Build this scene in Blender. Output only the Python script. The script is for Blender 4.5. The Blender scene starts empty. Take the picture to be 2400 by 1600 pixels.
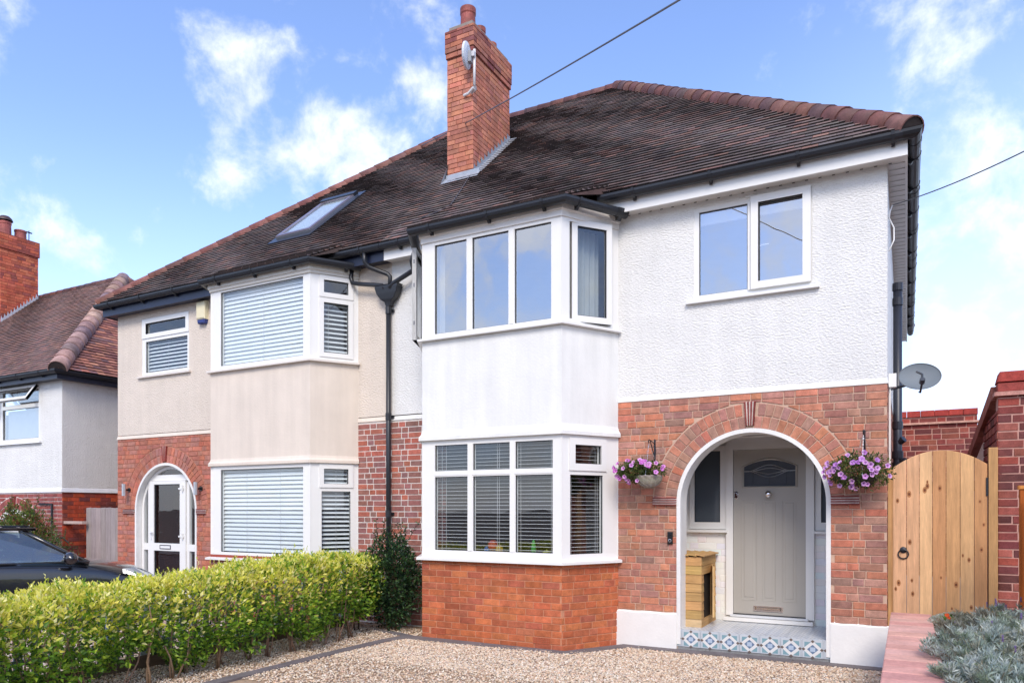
import bpy, math, random
import numpy as np
from mathutils import Vector, Matrix
random.seed(7); rng = np.random.default_rng(7)
sc = bpy.context.scene
COL = sc.collection
R = math.radians
# ------------------------------------------------------------------ camera
cam_d = bpy.data.cameras.new('camera'); cam = bpy.data.objects.new('camera', cam_d); COL.objects.link(cam)
cam.location = (0, -8.575, 1.62); cam.rotation_euler = (R(90), 0, R(28.35))
cam_d.sensor_width = 36; cam_d.lens = 25.71; cam_d.shift_y = 0.1633; cam_d.clip_end = 3000; cam_d.clip_start = 0.05
sc.camera = cam
# ------------------------------------------------------------------ sun, exposure
SUN_AZ, SUN_EL = R(156), R(43)          # azimuth clockwise from +Y
sd = bpy.data.lights.new('sun', 'SUN'); sun = bpy.data.objects.new('sun', sd); COL.objects.link(sun)
sd.energy = 1.5; sd.angle = R(24); sd.color = (1, .91, .80)
sdir = Vector((math.sin(SUN_AZ)*math.cos(SUN_EL), math.cos(SUN_AZ)*math.cos(SUN_EL), math.sin(SUN_EL)))
sun.rotation_euler = sdir.to_track_quat('Z', 'Y').to_euler()
sc.view_settings.view_transform = 'Standard'; sc.view_settings.look = 'None'
sc.view_settings.gamma = 1; sc.view_settings.use_curve_mapping = False
sc.view_settings.exposure = 0.92
# ------------------------------------------------------------------ world
W = bpy.data.worlds.new('World'); sc.world = W; W.use_nodes = True
nt = W.node_tree; nt.nodes.clear(); L_ = nt.links.new
def N(t, **k):
    n = nt.nodes.new(t)
    for a, b in k.items(): setattr(n, a, b)
    return n
def mth(op, a, b=None, c=None, clamp=False):
    n = N('ShaderNodeMath', operation=op, use_clamp=clamp)
    for i, v in enumerate((a, b, c)):
        if v is None: continue
        if isinstance(v, (int, float)): n.inputs[i].default_value = v
        else: L_(v, n.inputs[i])
    return n.outputs[0]
sky = N('ShaderNodeTexSky', sky_type='NISHITA', sun_disc=False, sun_elevation=SUN_EL, sun_rotation=SUN_AZ, altitude=50, air_density=1.0, dust_density=.6, ozone_density=2.2)
tc = N('ShaderNodeTexCoord'); D_ = tc.outputs['Generated']
sep = N('ShaderNodeSeparateXYZ'); L_(D_, sep.inputs[0]); Zc = sep.outputs[2]
# flatten the direction on a cloud deck so clouds shrink towards the horizon
den = mth('ADD', mth('MAXIMUM', Zc, 0.0), 0.28)
comb = N('ShaderNodeCombineXYZ'); L_(mth('DIVIDE', sep.outputs[0], den), comb.inputs[0]); L_(mth('DIVIDE', sep.outputs[1], den), comb.inputs[1]); L_(mth('MULTIPLY', Zc, 1.2), comb.inputs[2])
def noise(vec, scale, det, rough, dist=0):
    n = N('ShaderNodeTexNoise'); L_(vec, n.inputs['Vector']); n.inputs['Scale'].default_value = scale
    n.inputs['Detail'].default_value = det; n.inputs['Roughness'].default_value = rough; n.inputs['Distortion'].default_value = dist
    return n.outputs['Fac']
n1 = noise(D_, 3.4, 9, .56, .1); n2 = noise(D_, 10.5, 10, .6, .15); n3 = noise(comb.outputs[0], 0.55, 3, .5)
def pix(u, v):
    a = (u-1200)/1714; b = (1192-v)/1714; s, c = math.sin(R(28.35)), math.cos(R(28.35))
    return Vector((-s+a*c, c+a*s, b)).normalized()
def blob(u, v, inner, outer, amp):
    d = N('ShaderNodeVectorMath', operation='DISTANCE'); L_(D_, d.inputs[0]); d.inputs[1].default_value = pix(u, v)
    m = N('ShaderNodeMapRange', interpolation_type='SMOOTHSTEP'); L_(d.outputs['Value'], m.inputs[0])
    m.inputs[1].default_value = outer; m.inputs[2].default_value = inner; m.inputs[3].default_value = 0; m.inputs[4].default_value = amp
    return m.outputs[0]
cover = mth('ADD', mth('MULTIPLY', n1, .55), mth('MULTIPLY', n2, .45))
cover = mth('ADD', cover, mth('MULTIPLY', mth('SUBTRACT', n3, .5), .35))
cover = mth('ADD', cover, mth('MULTIPLY', mth('SUBTRACT', n2, .5), .5))
for bl in ((600, 210, .0, .17, .12), (520, 300, .0, .13, .07), (800, 300, .0, .13, .06), (950, 40, .0, .11, .12), (890, 360, .0, .07, .12), (730, 370, 0, .08, .06),
           (80, 440, .0, .10, .10), (0, 40, 0, .12, .06), (2330, 760, .05, .26, .05), (2300, 170, .03, .16, -.02), (2400, 1000, .1, .3, .05), (1900, 30, .0, .2, .05), (540, 450, 0, .05, .12), (1030, 230, 0, .05, .10), (960, 185, 0, .03, .12),
           (250, 180, .02, .16, -.12), (1500, 150, .06, .28, -.16), (330, 560, .03, .2, -.10), (1950, 230, .0, .18, -.12), (60, 250, 0, .14, -.08)):
    cover = mth('ADD', cover, blob(*bl))
bk = N('ShaderNodeMapRange', interpolation_type='SMOOTHSTEP'); L_(sep.outputs[1], bk.inputs[0]); bk.inputs[1].default_value = .1; bk.inputs[2].default_value = -.6; bk.inputs[3].default_value = 0; bk.inputs[4].default_value = .13
cover = mth('ADD', cover, bk.outputs[0])
cm = N('ShaderNodeMapRange', interpolation_type='SMOOTHSTEP'); L_(cover, cm.inputs[0]); cm.inputs[1].default_value = .50; cm.inputs[2].default_value = .76
cm.inputs[3].default_value = 0; cm.inputs[4].default_value = .72
# whitening haze near the horizon
hz = N('ShaderNodeMapRange', interpolation_type='SMOOTHSTEP'); L_(Zc, hz.inputs[0]); hz.inputs[1].default_value = .45; hz.inputs[2].default_value = -.02; hz.inputs[3].default_value = 0.0; hz.inputs[4].default_value = .62
hzz = mth('ADD', hz.outputs[0], blob(2450, 800, .05, .5, .35), clamp=True)
shade = N('ShaderNodeMapRange'); L_(n2, shade.inputs[0]); shade.inputs[1].default_value = .3; shade.inputs[2].default_value = .7; shade.inputs[3].default_value = .80; shade.inputs[4].default_value = 1.0
SKYM = 0.118
def col(rgb):
    n = N('ShaderNodeRGB'); n.outputs[0].default_value = (*rgb, 1); return n.outputs[0]
def mix(f, a, b, t='MIX'):
    n = N('ShaderNodeMix', data_type='RGBA', blend_type=t)
    if isinstance(f, (int, float)): n.inputs[0].default_value = f
    else: L_(f, n.inputs[0])
    L_(a, n.inputs[6]); L_(b, n.inputs[7]); return n.outputs[2]
tint = mix(1.0, sky.outputs[0], col((1.32, 1.30, 1.50)), 'MULTIPLY')
hazed = mix(hzz, tint, col((4.5, 5.6, 7.8)))
cl = mix(1.0, col((6.6, 6.7, 6.9)), shade.outputs[0], 'MULTIPLY')
full = mix(cm.outputs[0], hazed, cl)
bg = N('ShaderNodeBackground'); L_(full, bg.inputs[0]); bg.inputs[1].default_value = SKYM
wo = N('ShaderNodeOutputWorld'); L_(bg.outputs[0], wo.inputs[0])

# ------------------------------------------------------------------ helpers
def S(r, g, b, k=.95):
    f = lambda c: ((c/255+.055)/1.055)**2.4 if c > 10 else c/255/12.92
    return (f(r)*k, f(g)*k, f(b)*k)
def jit(c, a=.12, h=.05):
    m = 1+random.uniform(-a, a)
    return tuple(max(0, x*m*(1+random.uniform(-h, h))) for x in c)
WHITE = (1, 1, 1)
class Fr:
    """wall frame: a along the wall (left to right seen from outside), b outwards, c up"""
    def __init__(s, o, ex, en, eu=(0, 0, 1)): s.o = Vector(o); s.x = Vector(ex).normalized(); s.n = Vector(en).normalized(); s.u = Vector(eu).normalized()
    def p(s, a, b, c): return s.o+s.x*a+s.n*b+s.u*c
FRONT = Fr((0, 0, 0), (1, 0, 0), (0, -1, 0))
def frame_xy(p, q, z=0):
    d = Vector((q[0]-p[0], q[1]-p[1], 0)).normalized(); return Fr((p[0], p[1], z), d, (d.y, -d.x, 0))
class MB:
    def __init__(s): s.V = []; s.F = []; s.C = []; s.M = []
    def face(s, pts, col=WHITE, m=0):
        i = len(s.V); s.V += [tuple(p) for p in pts]; s.F.append(tuple(range(i, i+len(pts)))); s.C.append(col); s.M.append(m)
    def mesh(s, V, F, col=WHITE, m=0):
        i = len(s.V); s.V += [tuple(p) for p in V]
        for f in F: s.F.append(tuple(k+i for k in f)); s.C.append(col); s.M.append(m)
    def box(s, F, a0, a1, b0, b1, c0, c1, col=WHITE, m=0):
        V = [F.p(a, b, c) for a in (a0, a1) for b in (b0, b1) for c in (c0, c1)]
        s.mesh(V, [(0, 1, 3, 2), (4, 6, 7, 5), (0, 4, 5, 1), (2, 3, 7, 6), (0, 2, 6, 4), (1, 5, 7, 3)], col, m)
    def bbox(s, F, a0, a1, b0, b1, c0, c1, col=WHITE, m=0, e=.004):
        """box whose outer (b1) face has a chamfered rim"""
        if a1-a0 < 3*e or c1-c0 < 3*e: return s.box(F, a0, a1, b0, b1, c0, c1, col, m)
        s.plank([(a0, c0), (a1, c0), (a1, c1), (a0, c1)], F, b0, b1, col, m, e)
    def plank(s, poly, F, b0, b1, col=WHITE, m=0, e=.004, ec=None):
        n = len(poly); cx = sum(p[0] for p in poly)/n; cy = sum(p[1] for p in poly)/n
        ins = []
        for (x, y) in poly:
            d = math.hypot(x-cx, y-cy) or 1; k = max(0, 1-1.4*e/d); ins.append((cx+(x-cx)*k, cy+(y-cy)*k))
        V = [F.p(x, b0, y) for x, y in poly]+[F.p(x, b1-e*.8, y) for x, y in poly]+[F.p(x, b1, y) for x, y in ins]
        Fs = [tuple(range(2*n, 3*n))]
        for i in range(n):
            j = (i+1) % n; Fs += [(i, j, n+j, n+i), (n+i, n+j, 2*n+j, 2*n+i)]
        s.mesh(V, Fs, col, m)
    def tube(s, path, r, n=8, col=WHITE, m=0, cap=True):
        P = [Vector(p) for p in path]; rr = r if isinstance(r, (list, tuple)) else [r]*len(P)
        V = []; prev = None
        for i, p in enumerate(P):
            t = (P[min(i+1, len(P)-1)]-P[max(i-1, 0)]).normalized()
            if prev is None: a = t.orthogonal().normalized()
            else: a = (prev-t*prev.dot(t)); a = a.normalized() if a.length > 1e-6 else t.orthogonal().normalized()
            prev = a; b = t.cross(a)
            for k in range(n):
                th = 2*math.pi*k/n; V.append(p+(a*math.cos(th)+b*math.sin(th))*rr[i])
        Fs = []
        for i in range(len(P)-1):
            for k in range(n):
                Fs.append((i*n+k, i*n+(k+1) % n, (i+1)*n+(k+1) % n, (i+1)*n+k))
        if cap: Fs += [tuple(range(n))[::-1], tuple(range((len(P)-1)*n, len(P)*n))]
        s.mesh(V, Fs, col, m)
    def lathe(s, o, prof, n=20, col=WHITE, m=0, axis=(0, 0, 1)):
        ax = Vector(axis).normalized(); a = ax.orthogonal().normalized(); b = ax.cross(a); o = Vector(o)
        V = []; Fs = []
        for r, h in prof:
            for k in range(n):
                th = 2*math.pi*k/n; V.append(o+ax*h+(a*math.cos(th)+b*math.sin(th))*r)
        for i in range(len(prof)-1):
            for k in range(n): Fs.append((i*n+k, i*n+(k+1) % n, (i+1)*n+(k+1) % n, (i+1)*n+k))
        s.mesh(V, Fs, col, m)
    def sweep(s, path, prof, z=0, col=WHITE, m=0, closed=False, cap=True):
        """prof: (outward, height) points swept along a horizontal polyline; outward = right of travel"""
        P = [Vector((p[0], p[1], 0)) for p in path]; n = len(P); V = []; k = len(prof)
        for i in range(n):
            ns = []
            if i > 0: d = (P[i]-P[i-1]).normalized(); ns.append(Vector((d.y, -d.x, 0)))
            if i < n-1: d = (P[i+1]-P[i]).normalized(); ns.append(Vector((d.y, -d.x, 0)))
            nn = sum(ns, Vector())/len(ns); nn = nn/(nn.length**2)
            zz = path[i][2] if len(path[i]) > 2 else z
            for o, h in prof: V.append(P[i]+nn*o+Vector((0, 0, zz+h)))
        Fs = []
        kk = k if closed else k-1
        for i in range(n-1):
            for j in range(kk): Fs.append((i*k+j, (i+1)*k+j, (i+1)*k+(j+1) % k, i*k+(j+1) % k))
        if cap and k > 2: Fs += [tuple(range(k))[::-1], tuple(range((n-1)*k, n*k))]
        s.mesh(V, Fs, col, m)
    def plate(s, F, rect, holes, b1, b0, col=WHITE, m=0):
        """flat plate with rectangular holes, outer face at b1, edges back to b0"""
        a0, a1, c0, c1 = rect
        A = sorted({a0, a1, *[h[0] for h in holes], *[h[1] for h in holes]}); A = [x for x in A if a0 <= x <= a1]
        Cc = sorted({c0, c1, *[h[2] for h in holes], *[h[3] for h in holes]}); Cc = [x for x in Cc if c0 <= x <= c1]
        solid = lambda i, j: 0 <= i < len(A)-1 and 0 <= j < len(Cc)-1 and not any(h[0]-1e-6 <= A[i] and A[i+1] <= h[1]+1e-6 and h[2]-1e-6 <= Cc[j] and Cc[j+1] <= h[3]+1e-6 for h in holes)
        for i in range(len(A)-1):
            for j in range(len(Cc)-1):
                if not solid(i, j): continue
                x0, x1, z0, z1 = A[i], A[i+1], Cc[j], Cc[j+1]
                s.face([F.p(x0, b1, z0), F.p(x1, b1, z0), F.p(x1, b1, z1), F.p(x0, b1, z1)], col, m)
                for (di, dj, e) in ((-1, 0, ((x0, z0), (x0, z1))), (1, 0, ((x1, z0), (x1, z1))), (0, -1, ((x0, z0), (x1, z0))), (0, 1, ((x0, z1), (x1, z1)))):
                    if not solid(i+di, j+dj):
                        (p, q) = e; s.face([F.p(p[0], b1, p[1]), F.p(q[0], b1, q[1]), F.p(q[0], b0, q[1]), F.p(p[0], b0, p[1])], col, m)
    def build(s, name, mats, parent=None, smooth=False, kind=None, label=None, bevel=0):
        if not isinstance(mats, (list, tuple)): mats = [mats]
        me = bpy.data.meshes.new(name)
        org = ORG.get(parent.name if parent else None, Vector())
        me.from_pydata([(v[0]-org.x, v[1]-org.y, v[2]-org.z) for v in s.V], [], s.F)
        for m in mats: me.materials.append(m)
        ca = me.color_attributes.new('Col', 'FLOAT_COLOR', 'CORNER')
        buf = []
        for f, c in zip(s.F, s.C): buf += [c[0], c[1], c[2], 1.0]*len(f)
        ca.data.foreach_set('color', buf)
        me.polygons.foreach_set('material_index', s.M)
        if smooth: me.polygons.foreach_set('use_smooth', [True]*len(s.F))
        me.update()
        o = bpy.data.objects.new(name, me); COL.objects.link(o)
        if parent:
            o.parent = parent; ORG[o.name] = org
        if kind: o['kind'] = kind
        if label: o['label'] = label
        if bevel:
            md = o.modifiers.new('b', 'BEVEL'); md.width = bevel; md.segments = 2; md.limit_method = 'ANGLE'; md.angle_limit = R(40)
        return o
ORG = {None: Vector()}
def thing(name, label, cat, loc=(0, 0, 0), group=None):
    o = bpy.data.objects.new(name, None); COL.objects.link(o); o.location = loc; ORG[o.name] = Vector(loc)
    o['label'] = label; o['category'] = cat
    if group: o['group'] = group
    return o
def tag(o, label, cat, group=None, kind=None):
    if label: o['label'] = label
    if cat: o['category'] = cat
    if group: o['group'] = group
    if kind: o['kind'] = kind
    return o
def mesh_np(name, V, T, colr, mat, parent=None, kind=None, smooth=False):
    """V (n,3), T (m,3) triangles, colr (m,3)"""
    org = ORG.get(parent.name if parent else None, Vector())
    V = np.asarray(V, dtype=np.float32)-np.array([org.x, org.y, org.z], dtype=np.float32)
    T = np.asarray(T, dtype=np.int32); me = bpy.data.meshes.new(name)
    me.vertices.add(len(V)); me.vertices.foreach_set('co', V.ravel())
    me.loops.add(T.size); me.loops.foreach_set('vertex_index', T.ravel())
    me.polygons.add(len(T)); me.polygons.foreach_set('loop_start', np.arange(0, T.size, 3, dtype=np.int32))
    me.polygons.foreach_set('loop_total', np.full(len(T), 3, dtype=np.int32))
    me.update(calc_edges=True)
    ca = me.color_attributes.new('Col', 'FLOAT_COLOR', 'CORNER')
    c4 = np.ones((len(T), 4), dtype=np.float32); c4[:, :3] = colr
    ca.data.foreach_set('color', np.repeat(c4, 3, axis=0).ravel())
    if smooth: me.polygons.foreach_set('use_smooth', [True]*len(T))
    me.materials.append(mat); me.validate()
    o = bpy.data.objects.new(name, me); COL.objects.link(o)
    if parent: o.parent = parent; ORG[o.name] = org
    if kind: o['kind'] = kind
    return o
CAMP = Vector((0, -8.575, 1.62))
def emit(items, name, mats, parent, n, kind_rest='stuff', label=None, smooth=False):
    """items: (centre, MB). the n nearest the camera become parts, the rest one stuff part"""
    items.sort(key=lambda it: (it[0]-CAMP).length)
    for c, mb in items[:n]: mb.build(name, mats, parent, smooth)
    if len(items) > n:
        big = MB()
        for c, mb in items[n:]:
            i = len(big.V); big.V += mb.V; big.F += [tuple(k+i for k in f) for f in mb.F]; big.C += mb.C; big.M += mb.M
        big.build(name, mats, parent, smooth, kind=kind_rest)

# ------------------------------------------------------------------ materials
def material(name, base=(1, 1, 1), rough=.6, metal=0, var=.0, vscale=6, bump=0, bscale=40, bdist=.01, stain=0, sscale=1.2, spec=.5, stretch=None, trans=0, fine=0, coat=0, streak=0):
    m = bpy.data.materials.new(name); m.use_nodes = True; t = m.node_tree; t.nodes.clear(); lk = t.links.new
    def n(ty, **k):
        q = t.nodes.new(ty)
        for a, b in k.items(): setattr(q, a, b)
        return q
    out = n('ShaderNodeOutputMaterial'); p = n('ShaderNodeBsdfPrincipled')
    at = n('ShaderNodeAttribute', attribute_name='Col'); geo = n('ShaderNodeNewGeometry')
    pos = geo.outputs['Position']
    if stretch:
        mp = n('ShaderNodeMapping'); mp.inputs['Scale'].default_value = stretch; lk(pos, mp.inputs[0]); spos = mp.outputs[0]
    else: spos = pos
    mu = n('ShaderNodeMix', data_type='RGBA', blend_type='MULTIPLY'); mu.inputs[0].default_value = 1; mu.inputs[6].default_value = (*base, 1); lk(at.outputs['Color'], mu.inputs[7])
    c = mu.outputs[2]
    def modul(c, sc_, amt, vec, det=5, ro=.6):
        ns = n('ShaderNodeTexNoise'); ns.inputs['Scale'].default_value = sc_; ns.inputs['Detail'].default_value = det; ns.inputs['Roughness'].default_value = ro; lk(vec, ns.inputs['Vector'])
        mr = n('ShaderNodeMapRange'); mr.inputs[1].default_value = .3; mr.inputs[2].default_value = .7; mr.inputs[3].default_value = 1-amt; mr.inputs[4].default_value = 1+amt*.6; lk(ns.outputs['Fac'], mr.inputs[0])
        x = n('ShaderNodeMix', data_type='RGBA', blend_type='MULTIPLY'); x.inputs[0].default_value = 1; lk(c, x.inputs[6]); lk(mr.outputs[0], x.inputs[7]); return x.outputs[2]
    if var: c = modul(c, vscale, var, spos)
    if fine: c = modul(c, vscale*7, fine, spos, 3)
    if stain: c = modul(c, sscale, stain, pos, 8, .65)
    if streak:
        m2 = n('ShaderNodeMapping'); m2.inputs['Scale'].default_value = (4, 4, .35); lk(pos, m2.inputs[0]); c = modul(c, 1.6, streak, m2.outputs[0], 7, .6)
    lk(c, p.inputs['Base Color']); p.inputs['Roughness'].default_value = rough; p.inputs['Metallic'].default_value = metal
    p.inputs['Specular IOR Level'].default_value = spec
    if coat: p.inputs['Coat Weight'].default_value = coat; p.inputs['Coat Roughness'].default_value = .03
    if bump:
        ns = n('ShaderNodeTexNoise'); ns.inputs['Scale'].default_value = bscale; ns.inputs['Detail'].default_value = 4; ns.inputs['Roughness'].default_value = .55; lk(spos, ns.inputs['Vector'])
        b = n('ShaderNodeBump'); b.inputs['Strength'].default_value = bump; b.inputs['Distance'].default_value = bdist; lk(ns.outputs['Fac'], b.inputs['Height']); lk(b.outputs[0], p.inputs['Normal'])
    sh = p.outputs[0]
    if trans:
        tr = n('ShaderNodeBsdfTranslucent'); lk(c, tr.inputs[0]); mx = n('ShaderNodeMixShader'); mx.inputs[0].default_value = trans; lk(sh, mx.inputs[1]); lk(tr.outputs[0], mx.inputs[2]); sh = mx.outputs[0]
    lk(sh, out.inputs[0]); return m
def glass_mat(name, tint=(.75, .8, .8), refl=.1, base=0, rough=.0, wav=0.0):
    m = bpy.data.materials.new(name); m.use_nodes = True; t = m.node_tree; t.nodes.clear(); lk = t.links.new
    out = t.nodes.new('ShaderNodeOutputMaterial'); tr = t.nodes.new('ShaderNodeBsdfTransparent'); tr.inputs[0].default_value = (*tint, 1)
    gl = t.nodes.new('ShaderNodeBsdfGlossy'); gl.inputs['Roughness'].default_value = rough; gl.inputs[0].default_value = (1, 1, 1, 1)
    lw = t.nodes.new('ShaderNodeLayerWeight'); lw.inputs[0].default_value = .5
    pw = t.nodes.new('ShaderNodeMath'); pw.operation = 'POWER'; pw.inputs[1].default_value = 4; lk(lw.outputs['Facing'], pw.inputs[0])
    mu = t.nodes.new('ShaderNodeMath'); mu.operation = 'MULTIPLY_ADD'; mu.use_clamp = True; mu.inputs[1].default_value = .8; mu.inputs[2].default_value = refl; lk(pw.outputs[0], mu.inputs[0])
    if wav:
        ns = t.nodes.new('ShaderNodeTexNoise'); ns.inputs['Scale'].default_value = 1.3; geo = t.nodes.new('ShaderNodeNewGeometry'); lk(geo.outputs['Position'], ns.inputs['Vector'])
        b = t.nodes.new('ShaderNodeBump'); b.inputs['Strength'].default_value = wav; b.inputs['Distance'].default_value = .02; lk(ns.outputs['Fac'], b.inputs['Height']); lk(b.outputs[0], gl.inputs['Normal'])
    mx = t.nodes.new('ShaderNodeMixShader'); lk(mu.outputs[0], mx.inputs[0]); lk(tr.outputs[0], mx.inputs[1]); lk(gl.outputs[0], mx.inputs[2]); lk(mx.outputs[0], out.inputs[0]); return m
M = {}
M['brick'] = material('brick', rough=.92, var=.26, vscale=14, fine=.22, bump=.7, bscale=110, bdist=.004, stain=.18, sscale=1.1, streak=.12, spec=.25)
M['bricksm'] = material('brick_smooth', rough=.85, var=.16, vscale=9, fine=.10, bump=.35, bscale=110, bdist=.002, stain=.30, sscale=2.2, streak=.12, spec=.25)
M['mortar'] = material('mortar', rough=.95, var=.15, vscale=20, bump=.5, bscale=160, bdist=.003, spec=.2)
M['rough'] = material('roughcast', rough=.8, var=.035, vscale=3, bump=.8, bscale=32, bdist=.024, stain=.06, sscale=.9, streak=.05, spec=.3, stretch=(1, 1, 1.7))
M['smooth'] = material('smooth_render', rough=.75, var=.025, vscale=2.5, bump=.5, bscale=38, bdist=.006, stain=.06, sscale=1.6, streak=.07, spec=.3)
M['white'] = material('white_upvc', rough=.32, var=.02, vscale=3, spec=.5)
M['paint'] = material('painted_masonry', rough=.7, var=.04, vscale=5, bump=.4, bscale=30, bdist=.006, spec=.3)
M['black'] = material('black_plastic', rough=.38, var=.15, vscale=5, spec=.5)
M['tile'] = material('clay_tile', rough=.88, var=.2, vscale=7, fine=.14, bump=.4, bscale=90, bdist=.003, stain=.2, sscale=1.3, spec=.25)
M['hip'] = material('clay_hip_tile', rough=.62, var=.3, vscale=6, fine=.18, bump=.3, bscale=70, bdist=.003, stain=.25, sscale=3, spec=.4)
M['lead'] = material('lead', rough=.5, metal=.3, var=.2, vscale=8, bump=.2, bscale=12, bdist=.01)
M['wood'] = material('wood', rough=.7, var=.22, vscale=5, fine=.12, bump=.3, bscale=40, bdist=.003, stretch=(5, 5, .35), stain=.12, sscale=2, spec=.3)
M['woodx'] = material('wood_across', rough=.75, var=.22, vscale=5, fine=.12, bump=.3, bscale=40, bdist=.003, stretch=(.5, .5, 8), stain=.12, sscale=3, spec=.3)
M['dark'] = material('dark_interior', rough=.9, var=.2, vscale=2)
M['metal'] = material('metal', rough=.3, metal=.8, var=.05)
M['chrome'] = material('chrome', rough=.08, metal=1)
M['plain'] = material('plain', rough=.6, var=.06, vscale=8)
M['door'] = material('door_skin', rough=.38, var=.02, vscale=4, spec=.5)
M['cloth'] = material('cloth', rough=.9, var=.06, vscale=6, trans=.25)
M['slat'] = material('blind_slat', rough=.5, var=.03, vscale=3)
M['leaf'] = material('leaf', rough=.42, var=.22, vscale=5, trans=.42, spec=.45)
M['petal'] = material('petal', rough=.6, var=.1, vscale=40, trans=.25)
M['stone'] = material('gravel_stone', rough=.85, var=.15, vscale=30, spec=.3)
M['ground'] = material('ground', rough=.95, var=.25, vscale=6, fine=.3, bump=.6, bscale=70, bdist=.01)
M['concrete'] = material('concrete', rough=.92, var=.18, vscale=5, fine=.15, bump=.5, bscale=90, bdist=.003, stain=.15, sscale=2)
M['glaze'] = material('ceramic', rough=.3, var=.05, vscale=10)
M['carpaint'] = material('car_paint', rough=.28, var=0, coat=1, spec=.5)
M['glass'] = glass_mat('window_glass', tint=(.85, .88, .88), refl=.40, wav=.2)
M['glasslo'] = glass_mat('window_glass_plain', tint=(.92, .95, .95), refl=.10, wav=.12)
M['glassdk'] = material('obscured_glass', base=S(84, 92, 100), rough=.12, var=.08, vscale=2, spec=.6)
M['glasscar'] = glass_mat('car_glass', tint=(.35, .45, .42), refl=.16)
WH = S(237, 236, 232); WH2 = S(236, 236, 232); CREAM = S(228, 215, 200); GREYWH = S(216, 218, 222); NAVY = S(28, 36, 62); BLK = S(38, 40, 46)
# ------------------------------------------------------------------ masonry generators
PAL_FRONT = [S(188, 112, 92), S(200, 106, 80), S(212, 100, 66), S(168, 102, 94), S(152, 102, 100), S(218, 118, 78), S(192, 128, 112), S(176, 92, 80)]
PAL_BAY = [S(190, 98, 66), S(184, 92, 64), S(196, 105, 72), S(178, 94, 74), S(200, 110, 74)]
PAL_STRIP = [S(150, 88, 80), S(186, 88, 64), S(136, 86, 86), S(160, 96, 90), S(176, 82, 60), S(146, 80, 74)]
PAL_RED = [S(140, 62, 58), S(160, 70, 60), S(120, 56, 56), S(170, 92, 80), S(146, 78, 66), S(104, 52, 52)]
PAL_CHIM = [S(214, 128, 98), S(206, 118, 90), S(220, 136, 104), S(196, 116, 96), S(186, 110, 96)]
def _soft(p, k=.16, t=(218, 176, 160)): return [tuple(a*(1-k)+b*k for a, b in zip(c, S(*t))) for c in p]
PAL_FRONT = _soft(PAL_FRONT, .46, (196, 158, 136)); PAL_BAY = _soft(PAL_BAY, .16, (222, 156, 104)); PAL_CHIM = _soft(PAL_CHIM, .15, (200, 150, 125)); PAL_STRIP = _soft(PAL_STRIP, .28, (190, 152, 140)); PAL_RED = _soft(PAL_RED, .06)
def clip_poly(poly, nx, nz, d):
    out = []
    for i in range(len(poly)):
        p, q = poly[i], poly[(i+1) % len(poly)]
        fp = nx*p[0]+nz*p[1]-d; fq = nx*q[0]+nz*q[1]-d
        if fp >= 0: out.append(p)
        if (fp >= 0) != (fq >= 0):
            t = fp/(fp-fq); out.append((p[0]+(q[0]-p[0])*t, p[1]+(q[1]-p[1])*t))
    return out
def area(p): return abs(sum(p[i][0]*p[(i+1) % len(p)][1]-p[(i+1) % len(p)][0]*p[i][1] for i in range(len(p))))/2
def arch_clip(cx, zs, Rb, Ro, holes=()):
    def f(a0, a1, z0, z1):
        out = []
        if z1 <= zs+.03:
            if a0 < cx-Rb: out.append((a0, min(a1, cx-Rb)))
            if a1 > cx+Rb: out.append((max(a0, cx+Rb), a1))
            return [[(p, z0), (q, z0), (q, z1), (p, z1)] for p, q in out if q-p > .03]
        poly = [(a0, z0), (a1, z0), (a1, z1), (a0, z1)]
        mx, mz = (a0+a1)/2-cx, (z0+z1)/2-zs
        if min(math.hypot(p[0]-cx, p[1]-zs) for p in poly) > Ro+.06 and abs(mx) > .15: return [poly]
        if abs(mx) < .12: mx *= .3
        d = math.hypot(mx, mz) or 1; nx, nz = mx/d, mz/d
        q = clip_poly(poly, nx, nz, nx*cx+nz*zs+Ro+.008)
        return [q] if len(q) > 2 and area(q) > .0012 else []
    return f
def rect_clip(holes):
    def f(a0, a1, z0, z1):
        segs = [(a0, a1)]; zc = (z0+z1)/2
        for h in holes:
            if h[2] <= zc <= h[3]:
                ns = []
                for p, q in segs:
                    if q <= h[0] or p >= h[1]: ns.append((p, q)); continue
                    if p < h[0]: ns.append((p, h[0]))
                    if q > h[1]: ns.append((h[1], q))
                segs = ns
        return [[(p, z0), (q, z0), (q, z1), (p, z1)] for p, q in segs if q-p > .03]
    return f
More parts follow.
